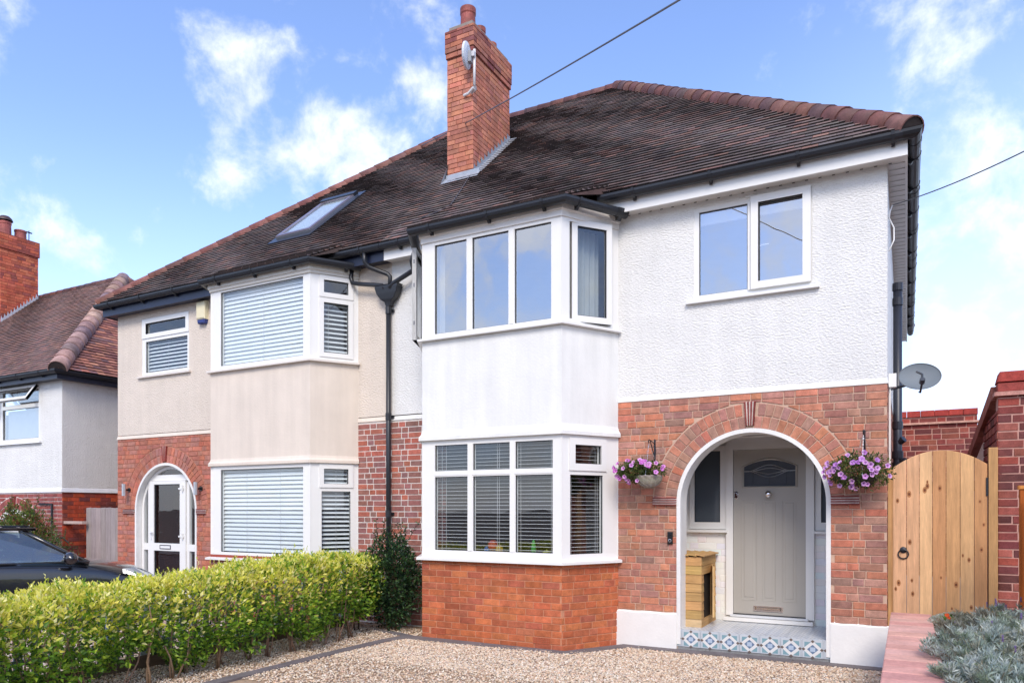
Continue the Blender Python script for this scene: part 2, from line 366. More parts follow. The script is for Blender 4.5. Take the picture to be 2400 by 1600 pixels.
def bricks(F, a0, a1, c0, c1, pal, clip=None, course=.082, joint=.011, bond='flemish', proud=.009, e=.005, row0=0, jcol=.13, streak=True):
    items = []; k = 0; c = c0
    while c < c1-.02:
        z1 = min(c+course-joint, c1-.004); seq = []
        if bond == 'flemish':
            a = a0-random.uniform(0, .02)-(.17 if (k+row0) % 2 else .0)-(.05 if (k+row0) % 4 > 1 else 0); i = (k+row0) % 2
            while a < a1: w = (.222, .108)[i % 2]; seq.append((a, a+w)); a += w+joint; i += 1
        elif bond == 'loose':
            a = a0-random.uniform(0, .2)
            while a < a1: w = random.choice((.222, .222, .222, .108, .16)); seq.append((a, a+w)); a += w+joint
        else:
            a = a0-(.116 if (k+row0) % 2 else 0)
            while a < a1: w = .222+random.uniform(-.004, .004); seq.append((a, a+w)); a += w+joint
        for p, q in seq:
            p, q = max(p, a0), min(q, a1)
            if q-p < .03: continue
            for poly in (clip(p, q, c, z1) if clip else [[(p, c), (q, c), (q, z1), (p, z1)]]):
                mb = MB(); cc = jit(random.choice(pal), jcol, .06)
                dz = random.uniform(-.0015, .0015); poly = [(x+random.uniform(-.0015, .0015), z+dz+random.uniform(-.001, .001)) for x, z in poly]
                mb.plank(poly, F, -.03, proud+random.uniform(-.002, .002), cc, 0, e)
                items.append((F.p(p, 0, c), mb))
        c += course; k += 1
    return items
def voussoirs(F, cx, zs, rings, pal, keyw=.055, n0=34, proud=.009):
    items = []
    for (r0, r1, n) in rings:
        for i in range(n):
            t0 = math.pi*i/n; t1 = math.pi*(i+1)/n; tm = (t0+t1)/2
            if abs(math.cos(tm))*(r0+r1)/2 < keyw+.03: continue
            g = .005/((r0+r1)/2); t0 += g; t1 -= g
            poly = [(cx+r*math.cos(t), zs+r*math.sin(t)) for r, t in ((r0, t0), (r1-.01, t0), (r1-.01, t1), (r0, t1))]
            mb = MB(); mb.plank(poly, F, -.03, proud+random.uniform(-.002, .002), jit(random.choice(pal), .13, .06), 0, .004)
            items.append((F.p(poly[0][0], 0, poly[0][1]), mb))
    return items
def arch_plate(mb, F, rect, cx, zs, Rr, b1, b0, col=WHITE, m=0, n=40, zb=None):
    """plate with an arched opening down to its bottom edge"""
    a0, a1, c0, c1 = rect
    mb.plate(F, (a0, cx-Rr, c0, c1), [], b1, b0, col, m); mb.plate(F, (cx+Rr, a1, c0, c1), [], b1, b0, col, m)
    for i in range(n):
        t0 = math.pi*(1-i/n); t1 = math.pi*(1-(i+1)/n)
        x0, x1 = cx+Rr*math.cos(t0), cx+Rr*math.cos(t1); z0, z1 = zs+Rr*math.sin(t0), zs+Rr*math.sin(t1)
        mb.face([F.p(x0, b1, z0), F.p(x1, b1, z1), F.p(x1, b1, c1), F.p(x0, b1, c1)], col, m)
        mb.face([F.p(x0, b1, z0), F.p(x1, b1, z1), F.p(x1, b0, z1), F.p(x0, b0, z0)], col, m)
def arch_band(mb, F, cx, zs, r0, r1, zb, b1, b0, col=WHITE, m=0, n=40):
    pts0 = [(cx-r0, zb)]+[(cx+r0*math.cos(math.pi*(1-i/n)), zs+r0*math.sin(math.pi*(1-i/n))) for i in range(n+1)]+[(cx+r0, zb)]
    pts1 = [(cx-r1, zb)]+[(cx+r1*math.cos(math.pi*(1-i/n)), zs+r1*math.sin(math.pi*(1-i/n))) for i in range(n+1)]+[(cx+r1, zb)]
    for i in range(len(pts0)-1):
        p, q, P, Q = pts0[i], pts0[i+1], pts1[i], pts1[i+1]
        mb.face([F.p(p[0], b1, p[1]), F.p(q[0], b1, q[1]), F.p(Q[0], b1, Q[1]), F.p(P[0], b1, P[1])], col, m)
        mb.face([F.p(p[0], b1, p[1]), F.p(q[0], b1, q[1]), F.p(q[0], b0, q[1]), F.p(p[0], b0, p[1])], col, m)
        mb.face([F.p(P[0], b1, P[1]), F.p(Q[0], b1, Q[1]), F.p(Q[0], b1-.03, Q[1]), F.p(P[0], b1-.03, P[1])], col, m)
def keystone(F, cx, z0, z1, parent):
    mb = MB(); w0, w1 = .042, .064; n = 7
    for i in range(n):
        f0, f1 = -1+2*i/n, -1+2*(i+1)/n; red = i % 2 == 0
        mb.plank([(cx+w0*f0, z0), (cx+w0*f1, z0), (cx+w1*f1, z1), (cx+w1*f0, z1)], F, -.02, .034 if red else .026, jit(S(140, 66, 60)) if red else S(222, 205, 195), 0, .001)
    mb.build('keystone', M['bricksm'], parent)
def impost(F, a0, a1, z0, z1, parent):
    mb = MB(); n = 7
    for i in range(n):
        c0, c1 = z0+(z1-z0)*i/n, z0+(z1-z0)*(i+1)/n; red = i % 2 == 0
        mb.plank([(a0, c0), (a1, c0), (a1, c1), (a0, c1)], F, -.02, .036 if red else .027, jit(S(132, 66, 62)) if red else S(224, 208, 198), 0, .001)
    mb.build('impost', M['bricksm'], parent)
# ------------------------------------------------------------------ windows
def window(parent, F, rect, panes, glass='glass', b=0.0, depth=.07, sashes=(), colr=WH, label=None, extra=None):
    w = MB(); w.plate(F, rect, panes, b, b-depth, colr)
    # a raised lip round the outside, as on upvc frames
    a0, a1, c0, c1 = rect
    w.plate(F, rect, [(a0+.012, a1-.012, c0+.012, c1-.012)], b+.005, b, colr)
    if extra: extra(w)
    o = w.build('window', M['white'], parent, label=label)
    for pn in panes:
        g = MB(); g.face([F.p(pn[0], b-.028, pn[2]), F.p(pn[1], b-.028, pn[2]), F.p(pn[1], b-.028, pn[3]), F.p(pn[0], b-.028, pn[3])]); g.build('pane', M[glass], o)
        s = MB(); s.plate(F, pn, [(pn[0]+.007, pn[1]-.007, pn[2]+.007, pn[3]-.009)], b-.014, b-.028, S(40, 42, 46)); s.build('seal', M['black'], o)
    for (r, hole) in sashes:
        s = MB(); s.plate(F, r, [hole], b+.016, b, colr); s.plate(F, (hole[0]-.012, hole[1]+.012, hole[2]-.012, hole[3]+.012), [hole], b+.010, b-.014, colr); s.build('sash', M['white'], o)
    return o
def open_sash(parent, F, w, c0, c1, rail, glass='glasslo', handle=None, b0=0.0, th=.055):
    s = MB(); hole = (rail, w-rail, c0+rail, c1-rail)
    s.plate(F, (0, w, c0, c1), [hole], b0+th, b0, WH); s.plate(F, (0, w, c0, c1), [hole], b0, b0+th, WH)
    o = s.build('opening_sash', M['white'], parent)
    g = MB(); g.face([F.p(hole[0], b0+th/2, hole[2]), F.p(hole[1], b0+th/2, hole[2]), F.p(hole[1], b0+th/2, hole[3]), F.p(hole[0], b0+th/2, hole[3])]); g.build('pane', M[glass], o)
    k = MB(); k.plate(F, hole, [(hole[0]+.008, hole[1]-.008, hole[2]+.008, hole[3]-.008)], b0+th-.01, b0+th/2, S(40, 42, 46)); k.build('seal', M['black'], o)
    return o
def blind(name, label, F, a0, a1, c0, c1, pitch, tilt, width, b, group, cords=(.2, .8), slatcol=S(236, 238, 240), gap=None):
    loc = F.p((a0+a1)/2, b, c0); t = thing(name, label, 'blind', loc, group)
    n = int((c1-c0)/pitch); dx = width/2*math.cos(tilt); dz = width/2*math.sin(tilt)
    for i in range(n+1):
        c = c0+i*(c1-c0)/n+random.uniform(-.0015, .0015); mb = MB(); tk = .0016
        V = []
        for a in (a0, a1):
            wob = random.uniform(-.002, .002)
            V += [F.p(a, b+dx, c-dz+wob), F.p(a, b+dx, c-dz-tk+wob), F.p(a, b, c+.002+wob), F.p(a, b-dx, c+dz-tk+wob), F.p(a, b-dx, c+dz+wob)]
        mb.mesh(V, [(0, 1, 6, 5), (0, 5, 7, 2), (2, 7, 9, 4), (1, 2, 7, 6), (3, 4, 9, 8), (2, 3, 8, 7)], slatcol)
        mb.build('slat', M['slat'], t)
    mb = MB()
    for f in cords:
        a = a0+(a1-a0)*f; mb.tube([F.p(a, b+dx+.004, c0), F.p(a, b+dx+.004, c1)], .0022, 4, S(225, 225, 225))
    mb.build('cord', M['cloth'], t)
    return t
# ------------------------------------------------------------------ roof
PAL_TILE = [tuple(x*y for x, y in zip(c, (1.98, 2.3, 2.5))) for c in [S(82, 66, 60), S(88, 70, 62), S(76, 64, 60), S(96, 72, 64), S(72, 62, 58), S(102, 72, 62), S(84, 72, 66), S(78, 62, 56), S(118, 78, 64), S(66, 58, 56)]]
_m = [sum(c[i] for c in PAL_TILE)/len(PAL_TILE) for i in range(3)]; _g = sum(_m)/3
PAL_TILE = [tuple((c[i]*.62+_m[i]*.38)*.8+_g*.24 for i in range(3)) for c in PAL_TILE]
PAL_TILEO = [S(150, 96, 82), S(166, 104, 86), S(138, 88, 78), S(176, 116, 96), S(128, 82, 76), S(120, 86, 84)]
PAL_CHIM = _soft(PAL_CHIM, .25, (196, 150, 130))
def tiles(o, ex, up, nrm, L, amin, amax, pal, gauge=.105, w=.166, tail=S(48, 42, 42), th=.022, tone=None):  # tail ends coloured dark: shadow gaps between courses are put into the colour
    o = Vector(o); ex = Vector(ex).normalized(); up = Vector(up).normalized(); nrm = Vector(nrm).normalized(); items = []
    k = 0; s = 0
    while s < L-gauge*.5:
        lo, hi = amin(s+gauge*.5), amax(s+gauge*.5)
        a = lo-(w/2 if k % 2 else 0)-.01; wave = lambda a_: .004*math.sin(a_*1.3+k*.11)+.003*math.sin(a_*3.1+k*.4)
        while a < hi:
            p, q = max(a, lo), min(a+w-.004, hi)
            if q-p > .015:
                h = random.uniform(-.002, .003)+wave(a); ds = random.uniform(-.004, .004)
                base = jit(random.choice(pal), .14, .04)
                if tone: base = tuple(x*y for x, y in zip(base, tone(a, s)))
                tl = tuple((x*.8+y*.12) for x, y in zip(jit(tail, .18, .04), base)) 
                P = lambda aa, ss, hh: o+ex*aa+up*ss+nrm*hh
                s0, s1 = s+ds, s+gauge+.012
                t0 = .012+th+h; dw = random.uniform(-.001, .001)
                V = [P(p, s0, t0-th), P(q, s0, t0-th+dw), P(q, s0, t0+dw), P(p, s0, t0), P(p, s1, .013), P(q, s1, .013)]
                mb = MB(); mb.mesh(V, [(3, 2, 5, 4)], base); mb.mesh(V[:4], [(0, 1, 2, 3)], tl); mb.mesh([V[0], V[3], V[4], V[1], V[2], V[5]], [(0, 1, 2), (3, 5, 4)], base)
                items.append((P((p+q)/2, s, 0), mb))
            a += w
        s += gauge; k += 1
    return items
def hip_tiles(p0, p1, r, parent, name='hip_tile', pitch=.3, pal=None, open_end=True, sink=.035):
    """half round tiles laid from p0 (low end) up to p1"""
    p0, p1 = Vector(p0), Vector(p1); d = (p1-p0); L = d.length; d.normalize()
    up = (Vector((0, 0, 1))-d*d.z).normalized(); sd_ = d.cross(up); n = max(1, round(L/pitch)); pt = L/n
    pal = pal or [S(108, 72, 68), S(122, 80, 72), S(98, 74, 74), S(132, 92, 82), S(112, 76, 72)]
    for i in range(n):
        mb = MB(); c = jit(random.choice(pal), .16, .06); a = p0+d*(i*pt); b = p0+d*((i+1)*pt+.035)
        V = []; m = 10; r0 = r*random.uniform(1.02, 1.07); r1 = r*.95; j = random.uniform(-.004, .004)
        for (c_, rr) in ((a, r0-.014), (a, r0), (b, r1)):
            for k in range(m+1):
                th = R(-12)+R(204)*k/m; V.append(c_+sd_*math.cos(th)*rr+up*(math.sin(th)*rr-sink+j))
        m1 = m+1
        F_ = [(k, k+1, m1+k+1, m1+k) for k in range(m)]+[(m1+k, m1+k+1, 2*m1+k+1, 2*m1+k) for k in range(m)]
        mb.mesh(V, F_, c); o = mb.build(name, M['hip'], parent, smooth=True)
        # clean arris: keep the tail end faces flat
        for f in o.data.polygons[:m]: f.use_smooth = False
    if open_end:
        e = MB(); a = p0+d*.01
        e.face([a+sd_*math.cos(R(-12)+R(204)*k/10)*(r-.012)+up*(math.sin(R(-12)+R(204)*k/10)*(r-.012)-sink) for k in range(11)], S(70, 62, 60)); e.build('mortar_bed', M['mortar'], parent)
GP = [(.0, .0), (.003, -.03), (.016, -.058), (.038, -.075), (.06, -.079), (.084, -.073), (.106, -.054), (.118, -.026), (.12, 0), (.124, .004), (.117, .004), (.114, 0), (.11, -.024), (.1, -.046), (.08, -.064), (.06, -.070), (.04, -.066), (.02, -.05), (.008, -.026), (.006, 0)]
def gutter(path, z, parent, brackets=(), joints=(), name='gutter', scale=1.0):
    mb = MB(); mb.sweep(path, [(a*scale, b*scale) for a, b in GP], z, BLK, closed=True); o = mb.build(name, M['black'], parent)
    for (x, y, nx, ny, w) in brackets:
        k = MB(); n = Vector((nx, ny, 0)); t = Vector((-ny, nx, 0)); P = Vector((x, y, z)); F = Fr(P, t, n)
        prof = [(0, -.02), (.0, -.105), (.03, -.115), (.05, -.09), (.07, -.082), (.1, -.07), (.124, -.03), (.13, .006), (.12, .006), (.116, -.02), (.09, -.06), (.02, -.06)]
        V = [F.p(a, b, c) for a in (-w, w) for b, c in prof]; m = len(prof)
        k.mesh(V, [(i, (i+1) % m, m+(i+1) % m, m+i) for i in range(m)]+[tuple(range(m)), tuple(range(m, 2*m))[::-1]], BLK)
        k.build('gutter_bracket', M['black'], o)
    return o
SL = .884; CA = 1/math.hypot(1, SL); SA = SL*CA      # main roof slope
Y0, Z0 = -.25, 5.42
def roofz(y): return Z0+SL*(y-Y0)

# ================================================================== WHITE HOUSE
wh = thing('white_house', 'white roughcast semi-detached house with brick arched porch and open bay casements', 'house', (-3.4, 4.3, 0))
XR, XB, XW0, XW1, XP = -.18, 0.0, -3.135, -5.985, -6.62
CR, CL = (-3.56, -.75), (-5.55, -.75); WR, WL = (XW0, 0), (XW1, 0)
FB = frame_xy(CL, CR); FC = frame_xy(CR, WR); FL = frame_xy(WL, CL)
LB = CR[0]-CL[0]; LC = math.hypot(WR[0]-CR[0], WR[1]-CR[1])
# rendered upper wall with its window opening
mb = MB(); mb.plate(FRONT, (XW0-.05, XR, 2.985, 5.3), [(-2.20, -.905, 4.06, 5.145)], 0, -.12, WH)
m2 = MB(); m2.plate(FRONT, (XP, XW1+.05, 2.985, 5.3), [], 0, -.12, WH); m2.build('rendered_wall', M['rough'], wh)
mb.build('rendered_wall', M['rough'], wh)
SIDE = Fr((XR, 0, 0), (0, 1, 0), (1, 0, 0))
mb = MB(); mb.plate(SIDE, (0.004, 9.0, 2.985, 5.3), [], .004, -.12, WH); mb.build('rendered_wall', M['rough'], wh, label='side wall of white roughcast')
mb = MB(); mb.plate(SIDE, (0.004, 9.0, -.4, 2.985), [], .002, -.12, S(160, 110, 92)); mb.plate(Fr((XP, 9.0, 0), (1, 0, 0), (0, 1, 0)), (0, XR-XP, -.4, 5.3), [], 0, -.1, WH); mb.build('wall_backing', M['mortar'], wh)
# smooth plinth band between roughcast and brick
mb = MB(); mb.sweep([(XW0-.0, 0), (XR, 0), (XR, 9)], [(0.0, .06), (.006, .045), (.014, .0), (.0, -.004)], 2.93, WH); mb.build('render_band', M['smooth'], wh)
mb = MB(); mb.sweep([(XP, 0), (XW1, 0)], [(0.0, .06), (.006, .045), (.014, .0), (.0, -.004)], 2.91, WH); mb.build('render_band', M['smooth'], wh)
# brick ground floor with arch
ACX, AZS, AR = -1.56, 1.69, .84
mb = MB(); arch_plate(mb, FRONT, (XW0-.05, XR, -.2, 2.935), ACX, AZS, AR-.005, 0, -.22, S(206, 174, 152)); mb.build('brick_wall_bed', M['mortar'], wh)
its = bricks(FRONT, XW0, XR, .395, 2.925, PAL_FRONT, arch_clip(ACX, AZS, AR, AR+.29))
arch = voussoirs(FRONT, ACX, AZS, [(AR+.002, AR+.145, 33), (AR+.147, AR+.29, 38)], PAL_FRONT)
for c, b in arch: b.build('arch_brick', M['brick'], wh)
its += bricks(FB, 0, LB, -.06, .955, PAL_BAY, bond='stretcher', clip=rect_clip([(.145, .365, .02, .08), (1.615, 1.835, .02, .08)]), proud=.006, joint=.0105)
its += bricks(FC, 0, LC, -.06, .955, PAL_BAY, bond='loose', proud=.006, joint=.0105)
strip = bricks(FRONT, XP, XW1+.3, -.043, 2.9, PAL_STRIP, course=.0815, joint=.012, proud=.006)
its += strip
emit(its, 'brick', M['brick'], wh, 300)
emit(bricks(SIDE, 0.003, 3.0, .1, 2.92, PAL_FRONT, bond='stretcher', proud=.005), 'side_wall_brick', M['brick'], wh, 0)
mb = MB()
for F, L in ((FB, LB), (FC, LC), (FL, LC)): mb.plate(F, (-.0, L, -.3, .965), [], 0, -.1, S(200, 142, 112))
mb.build('bay_base_bed', M['mortar'], wh)
mb = MB(); mb.plate(FRONT, (XP, XW1+.1, -.3, 2.915), [], 0, -.1, S(226, 218, 210)); mb.build('brick_wall_bed', M['mortar'], wh)
# air bricks
for a in (.145, 1.615):
    mb = MB(); mb.plate(FB, (a, a+.22, .018, .09), [(a+.012+.0205*i, a+.012+.0205*i+.011, c, c+.014) for i in range(10) for c in (.03, .05, .07)], .008, -.03, S(196, 104, 74))
    o = mb.build('air_brick', M['bricksm'], wh)
    k = MB(); k.box(FB, a+.005, a+.215, -.04, -.02, .02, .088, S(40, 30, 28)); k.build('air_brick_void', M['dark'], o)
# painted white plinths either side of the porch
for i, (a0, a1, c1) in enumerate(((-3.16, -2.40, .385), (-.722, -.155, .40))):
    mb = MB(); n = 16; V = []; lip = []
    for k in range(n+1):
        a = a0+(a1-a0)*k/n; lip.append((a, c1+.003*math.sin(k*.9+i)+random.uniform(-.0025, .0025)))
    for k in range(n):
        p, q = lip[k], lip[k+1]
        mb.face([FRONT.p(p[0], .030, -.2), FRONT.p(q[0], .030, -.2), FRONT.p(q[0], .026, q[1]-.02), FRONT.p(p[0], .026, p[1]-.02)], WH)
        mb.face([FRONT.p(p[0], .026, p[1]-.02), FRONT.p(q[0], .026, q[1]-.02), FRONT.p(q[0], .0, q[1]), FRONT.p(p[0], .0, p[1])], WH)
    for a in (a0, a1): mb.face([FRONT.p(a, .03, -.2), FRONT.p(a, .026, c1-.02), FRONT.p(a, 0, c1), FRONT.p(a, 0, -.2)], WH)
    if i == 1: mb.box(FRONT, a1-.03, a1+.0, -.25, .028, -.2, c1-.01, WH)
    mb.build('painted_plinth', M['paint'], wh)
mb = MB(); arch_band(mb, FRONT, ACX, AZS, AR-.045, AR+.002, .02, .014, -.26, WH, n=48); mb.build('arch_reveal', M['smooth'], wh, smooth=False)
keystone(FRONT, ACX, AZS+AR+.03, AZS+AR+.30, wh)
impost(FRONT, -2.69, -2.405, 1.662, 1.755, wh); impost(FRONT, -.718, -.44, 1.665, 1.758, wh)
# bay: sill, frames, render panel, upper sill, head board
bp = [WL, CL, CR, WR]
mb = MB(); mb.sweep(bp, [(-.05, .045), (.055, .035), (.075, .03), (.075, -.002), (.0, -.002)], .965, WH); mb.build('window_sill', M['white'], wh)
mb = MB(); mb.sweep(bp, [(-.02, 1.25), (.0, 1.25), (.0, .1), (.014, .05), (.045, .012), (.045, -.03), (-.05, -.03)], 2.53, WH2); mb.build('bay_render', M['smooth'], wh)
mb = MB(); mb.sweep(bp, [(-.05, .05), (.05, .04), (.062, .035), (.062, .008), (.0, .005)], 3.778, WH); mb.build('window_sill', M['white'], wh)
mb = MB(); mb.sweep(bp, [(-.05, .0), (.02, .0), (.02, .07), (.045, .075), (.045, .16), (-.05, .16)], 5.055, S(232, 228, 222)); mb.build('bay_fascia', M['white'], wh)
def mull(F, xs, c0, c1, b):
    def f(w):
        for x in xs: w.plank([(x-.012, c0), (x+.012, c0), (x+.012, c1), (x-.012, c1)], F, b-.01, b+.012, WH, 0, .006)
    return f
ox = CL[0]
cols3 = [(-5.352-ox, -4.858-ox), (-4.778-ox, -4.255-ox), (-4.176-ox, -3.676-ox)]
window(wh, FB, (0.0, LB, 1.005, 2.505), [(p, q, c0, c1) for p, q in cols3 for c0, c1 in ((1.094, 2.030), (2.105, 2.435))], 'glasslo',
       extra=lambda w: [w.box(FB, p-.03, p+.03, -.01, .008, 1.094, 2.435, WH) for p in (-4.818-ox, -4.2155-ox)]+[w.box(FB, cols3[0][0], cols3[2][1], -.01, .0065, 2.045, 2.09, WH)])
window(wh, FC, (0, LC, 1.005, 2.505), [(.124, .621, 1.081, 2.026), (.191, .588, 2.159, 2.383)], 'glasslo', sashes=[((.107, .664, 2.076, 2.465), (.191, .588, 2.159, 2.383))])
window(wh, FL, (0, LC, 1.005, 2.505), [(.2, .7, 1.09, 2.03)], 'glasslo')
ucols = [(-5.356-ox, -4.873-ox), (-4.789-ox, -4.272-ox), (-4.188-ox, -3.696-ox)]
window(wh, FB, (0, LB, 3.828, 5.06), [(p, q, 3.868, 5.012) for p, q in ucols], 'glass', extra=lambda w: [w.box(FB, p-.026, p+.026, -.01, .008, 3.868, 5.012, WH) for p in (-4.831-ox, -4.230-ox)])
# canted lights of the upper bay stand open
mb = MB(); mb.plate(FC, (0, LC, 3.828, 5.06), [(.115, .72, 3.87, 5.02)], 0, -.07, WH); fr_ = mb.build('window', M['white'], wh)
mb = MB(); mb.plate(FL, (0, LC, 3.828, 5.06), [(.14, .74, 3.87, 5.02)], 0, -.07, WH); fr2_ = mb.build('window', M['white'], wh)
hx = FC.p(.71, .02, 0); ang = R(-9.5); dv = -FC.x; dv = Vector((dv.x*math.cos(ang)-dv.y*math.sin(ang), dv.x*math.sin(ang)+dv.y*math.cos(ang), 0))
st = hx+dv*.545; FS = Fr((st.x, st.y, 0), -dv, Vector((-dv.y, dv.x, 0)))
os_ = open_sash(fr_, FS, .545, 3.85, 5.065, .075)
hx = FL.p(.13, .02, 0); a2 = R(-7); dv = FL.x; dv = Vector((dv.x*math.cos(a2)-dv.y*math.sin(a2), dv.x*math.sin(a2)+dv.y*math.cos(a2), 0))
FS2 = Fr((hx.x, hx.y, 0), dv, (dv.y, -dv.x, 0))
os2 = open_sash(fr2_, FS2, .60, 3.85, 5.065, .07)
mb = MB()
for c in (4.05, 4.55, 4.86): mb.box(FS2, .6005, .605, .02, .035, c, c+.05, S(120, 120, 125))
mb.build('lock_keep', M['metal'], os2)
# upper right casement
def rl(w): w.box(FRONT, -1.585, -1.56, -.01, .010, 4.1, 5.1, WH)
win = window(wh, FRONT, (-2.205, -.90, 4.065, 5.15), [(-2.141, -1.592, 4.115, 5.088), (-1.47, -1.002, 4.178, 5.065)], 'glass', b=-.012, extra=rl)
mb = MB(); mb.plate(FRONT, (-1.552, -.918, 4.10, 5.146), [(-1.47, -1.002, 4.178, 5.065)], .03, -.01, WH); mb.plate(FRONT, (-1.482, -.99, 4.166, 5.077), [(-1.47, -1.002, 4.178, 5.065)], .022, -.02, WH); sa = mb.build('sash', M['white'], win)
mb = MB(); mb.tube([FRONT.p(-1.462, -.08, 4.60), FRONT.p(-1.455, -.085, 4.615), FRONT.p(-1.37, -.085, 4.615)], .008, 6, S(250, 250, 250)); mb.build('handle', M['white'], sa)
mb = MB(); mb.sweep([(-2.285, 0), (-.83, 0)], [(-.05, .045), (.04, .032), (.052, .028), (.052, -.0), (.0, -.0)], 4.02, WH); mb.build('window_sill', M['white'], wh)
# eaves: fascia, soffit, gutter
mb = MB(); mb.sweep([(XP, -.19), (.01, -.19), (.01, 9.2)], [(0, 0), (0, .17), (-.02, .17), (-.02, 0)], 5.19, WH, closed=True); mb.build('fascia', M['white'], wh)
mb = MB(); mb.sweep([(XP, -.19), (.01, -.19), (.01, 9.2)], [(-.02, 0), (-.25, .012)], 5.203, S(226, 222, 216)); so = mb.build('soffit', M['white'], wh)
for i in range(22):
    k = MB(); x = -3.0+i*.135; k.box(Fr((x, -.035, 5.2), (1, 0, 0), (0, 0, -1), (0, 1, 0)), 0, .03, -.002, .0028, 0, .012, S(70, 66, 62)); k.build('soffit_vent', M['dark'], so)
k = MB()
for i in range(60): k.box(Fr((-.165, i*.15, 5.2), (1, 0, 0), (0, 0, -1), (0, 1, 0)), 0, .15, -.002, .0022, 0, .006, S(170, 166, 160))
k.build('soffit_groove', M['white'], so, kind='stuff')
brk = [(x, -.19, 0, -1, .016) for x in (-.12, -1.02, -1.95, -2.85, -6.28)]+[(.01, y, 1, 0, .02) for y in (.3, 1.1, 1.9, 2.7, 3.5, 4.3, 5.1, 5.9, 6.7, 7.5, 8.3)]
gutter([(-5.9, -.19), (XP, -.19)][::-1], 5.40, wh, [(-6.3, -.19, 0, -1, .016)])
g = gutter([(-3.3, -.19), (.01, -.19), (.01, 9.25)], 5.40, wh, [b for b in brk if b[0] > -4])
for y in (.0, 1.3, 2.6, 3.9, 5.2, 6.5, 7.8, 8.9): mb = MB(); mb.sweep([(.01, y-.06), (.01, y+.06)], [(a*1.07-.003, b*1.07) for a, b in GP], 5.402, S(28, 29, 33), closed=True); mb.build('gutter_union', M['black'], g)
mb = MB(); mb.sweep([(-.03, -.19), (.01, -.19), (.01, -.15)], [(a*1.07-.003, b*1.07) for a, b in GP], 5.402, S(28, 29, 33), closed=True)
mb.build('gutter_union', M['black'], g)
# bay gutter
bg_ = [(-6.02, -.1), (-5.61, -.80), (-3.50, -.80), (-3.055, -.06)]
gutter(bg_, 5.225, wh, [(x, -.80, 0, -1, .016) for x in (-5.35, -4.5, -3.75)]+[(-3.42, -.67, .856, -.517, .016), (-3.10, -.135, .856, -.517, .03)])
mb = MB(); e0 = Vector((-3.11, -.15, 0)); mb.sweep([(-3.14, -.20), (-3.055, -.06)], [(a*1.08-.004, b*1.08) for a, b in GP], 5.227, S(28, 29, 33), closed=True)
c_ = [Vector((-3.055, -.06, 5.225))+Vector((.856, -.517, 0))*a+Vector((0, 0, b)) for a, b in GP[:9]]; mb.face(c_, S(28, 29, 33)); mb.build('gutter_stop_end', M['black'], wh)
# roof deck + tiles
APX_R, APX_L, RY = -4.71, -8.46, 4.31; RZ = roofz(RY); XE = .06; XEL = -13.30; YB = 2*RY+.25
mb = MB(); mb.face([(XP, Y0, Z0), (XE, Y0, Z0), (APX_R, RY, RZ), (XP, RY, RZ)], S(60, 50, 48)); mb.face([(XE, Y0, Z0), (XE, YB, Z0), (APX_R, RY, RZ)], S(100, 70, 62)); mb.face([(XE, YB, Z0), (XP, YB, Z0), (XP, RY, RZ), (APX_R, RY, RZ)], S(100, 70, 62))
mb.build('roof_deck', M['tile'], wh)
LS = (RY-Y0)/CA
UP = (0, CA, SA); NR = (0, -SA, CA)
# chimney and rooflight footprints are hidden beneath those parts
def tone_main(a, s): f = 1+.10*math.sin(a*.9+1)+.08*math.sin(s*2.1+a*.7); return (f*1.03, f, f)
its = tiles((XE, Y0, Z0), (1, 0, 0), UP, NR, LS, lambda s: XP-XE, lambda s: -(XE-APX_R)*s/LS, PAL_TILE, tone=tone_main)
# bay roof: sprocketed front patch and its side slopes
PZ0 = 5.215; p_bl, p_br = Vector((-5.66, -.905, PZ0)), Vector((-3.45, -.905, PZ0)); YT = -.08; p_tl, p_tr = Vector((-5.86, YT, roofz(YT)+.012)), Vector((-3.20, YT, roofz(YT)+.012))
upv = (Vector((0, YT+.905, p_tl.z-PZ0))); LP = upv.length; upv.normalize(); npv = Vector((0, -upv.z, upv.y))
mb = MB(); mb.face([p_bl, p_br, p_tr, p_tl], S(60, 50, 48))
e_r = Vector((-3.22, -.25, 5.425)); e_l = Vector((-5.88, -.25, 5.425)); mb.face([p_br, e_r, p_tr], S(80, 62, 58)); mb.face([p_bl, p_tl, e_l], S(80, 62, 58)); mb.build('bay_roof_deck', M['tile'], wh)
its += tiles(p_bl, (1, 0, 0), upv, npv, LP, lambda s: -.20*s/LP, lambda s: (p_br.x-p_bl.x)+.25*s/LP, PAL_TILE, tone=tone_main)
def cheek(A, B, T, pal=PAL_TILE):
    nn = (B-A).cross(T-A).normalized(); nn = nn if nn.z > 0 else -nn; ex = Vector((0, 0, 1)).cross(nn).normalized()
    up = nn.cross(ex).normalized(); q = [((P-A).dot(ex), (P-A).dot(up)) for P in (A, B, T)]; s0 = min(p[1] for p in q); s1 = max(p[1] for p in q)
    def bd(s):
        s += s0; xs = []
        for i in range(3):
            p, r = q[i], q[(i+1) % 3]
            if (p[1]-s)*(r[1]-s) < 0: xs.append(p[0]+(r[0]-p[0])*(s-p[1])/(r[1]-p[1]))
        return (min(xs), max(xs)) if xs else (0, 0)
    return tiles(A+up*s0, ex, up, nn, s1-s0, lambda s: bd(s)[0], lambda s: bd(s)[1], pal, th=.01, w=.12)
emit(its, 'roof_tile', M['tile'], wh, 300)
rl_ = (XE-APX_R); LSS = math.hypot(rl_, RZ-Z0); ux, uz = -rl_/LSS, (RZ-Z0)/LSS
emit(tiles((XE, Y0, Z0), (0, 1, 0), (ux, 0, uz), (uz, 0, -ux), LSS, lambda s: (RY-Y0)*s/LSS, lambda s: (YB-Y0)-(YB-RY)*s/LSS, PAL_TILE, gauge=.2, w=.33), 'side_roof_tile', M['tile'], wh, 0)
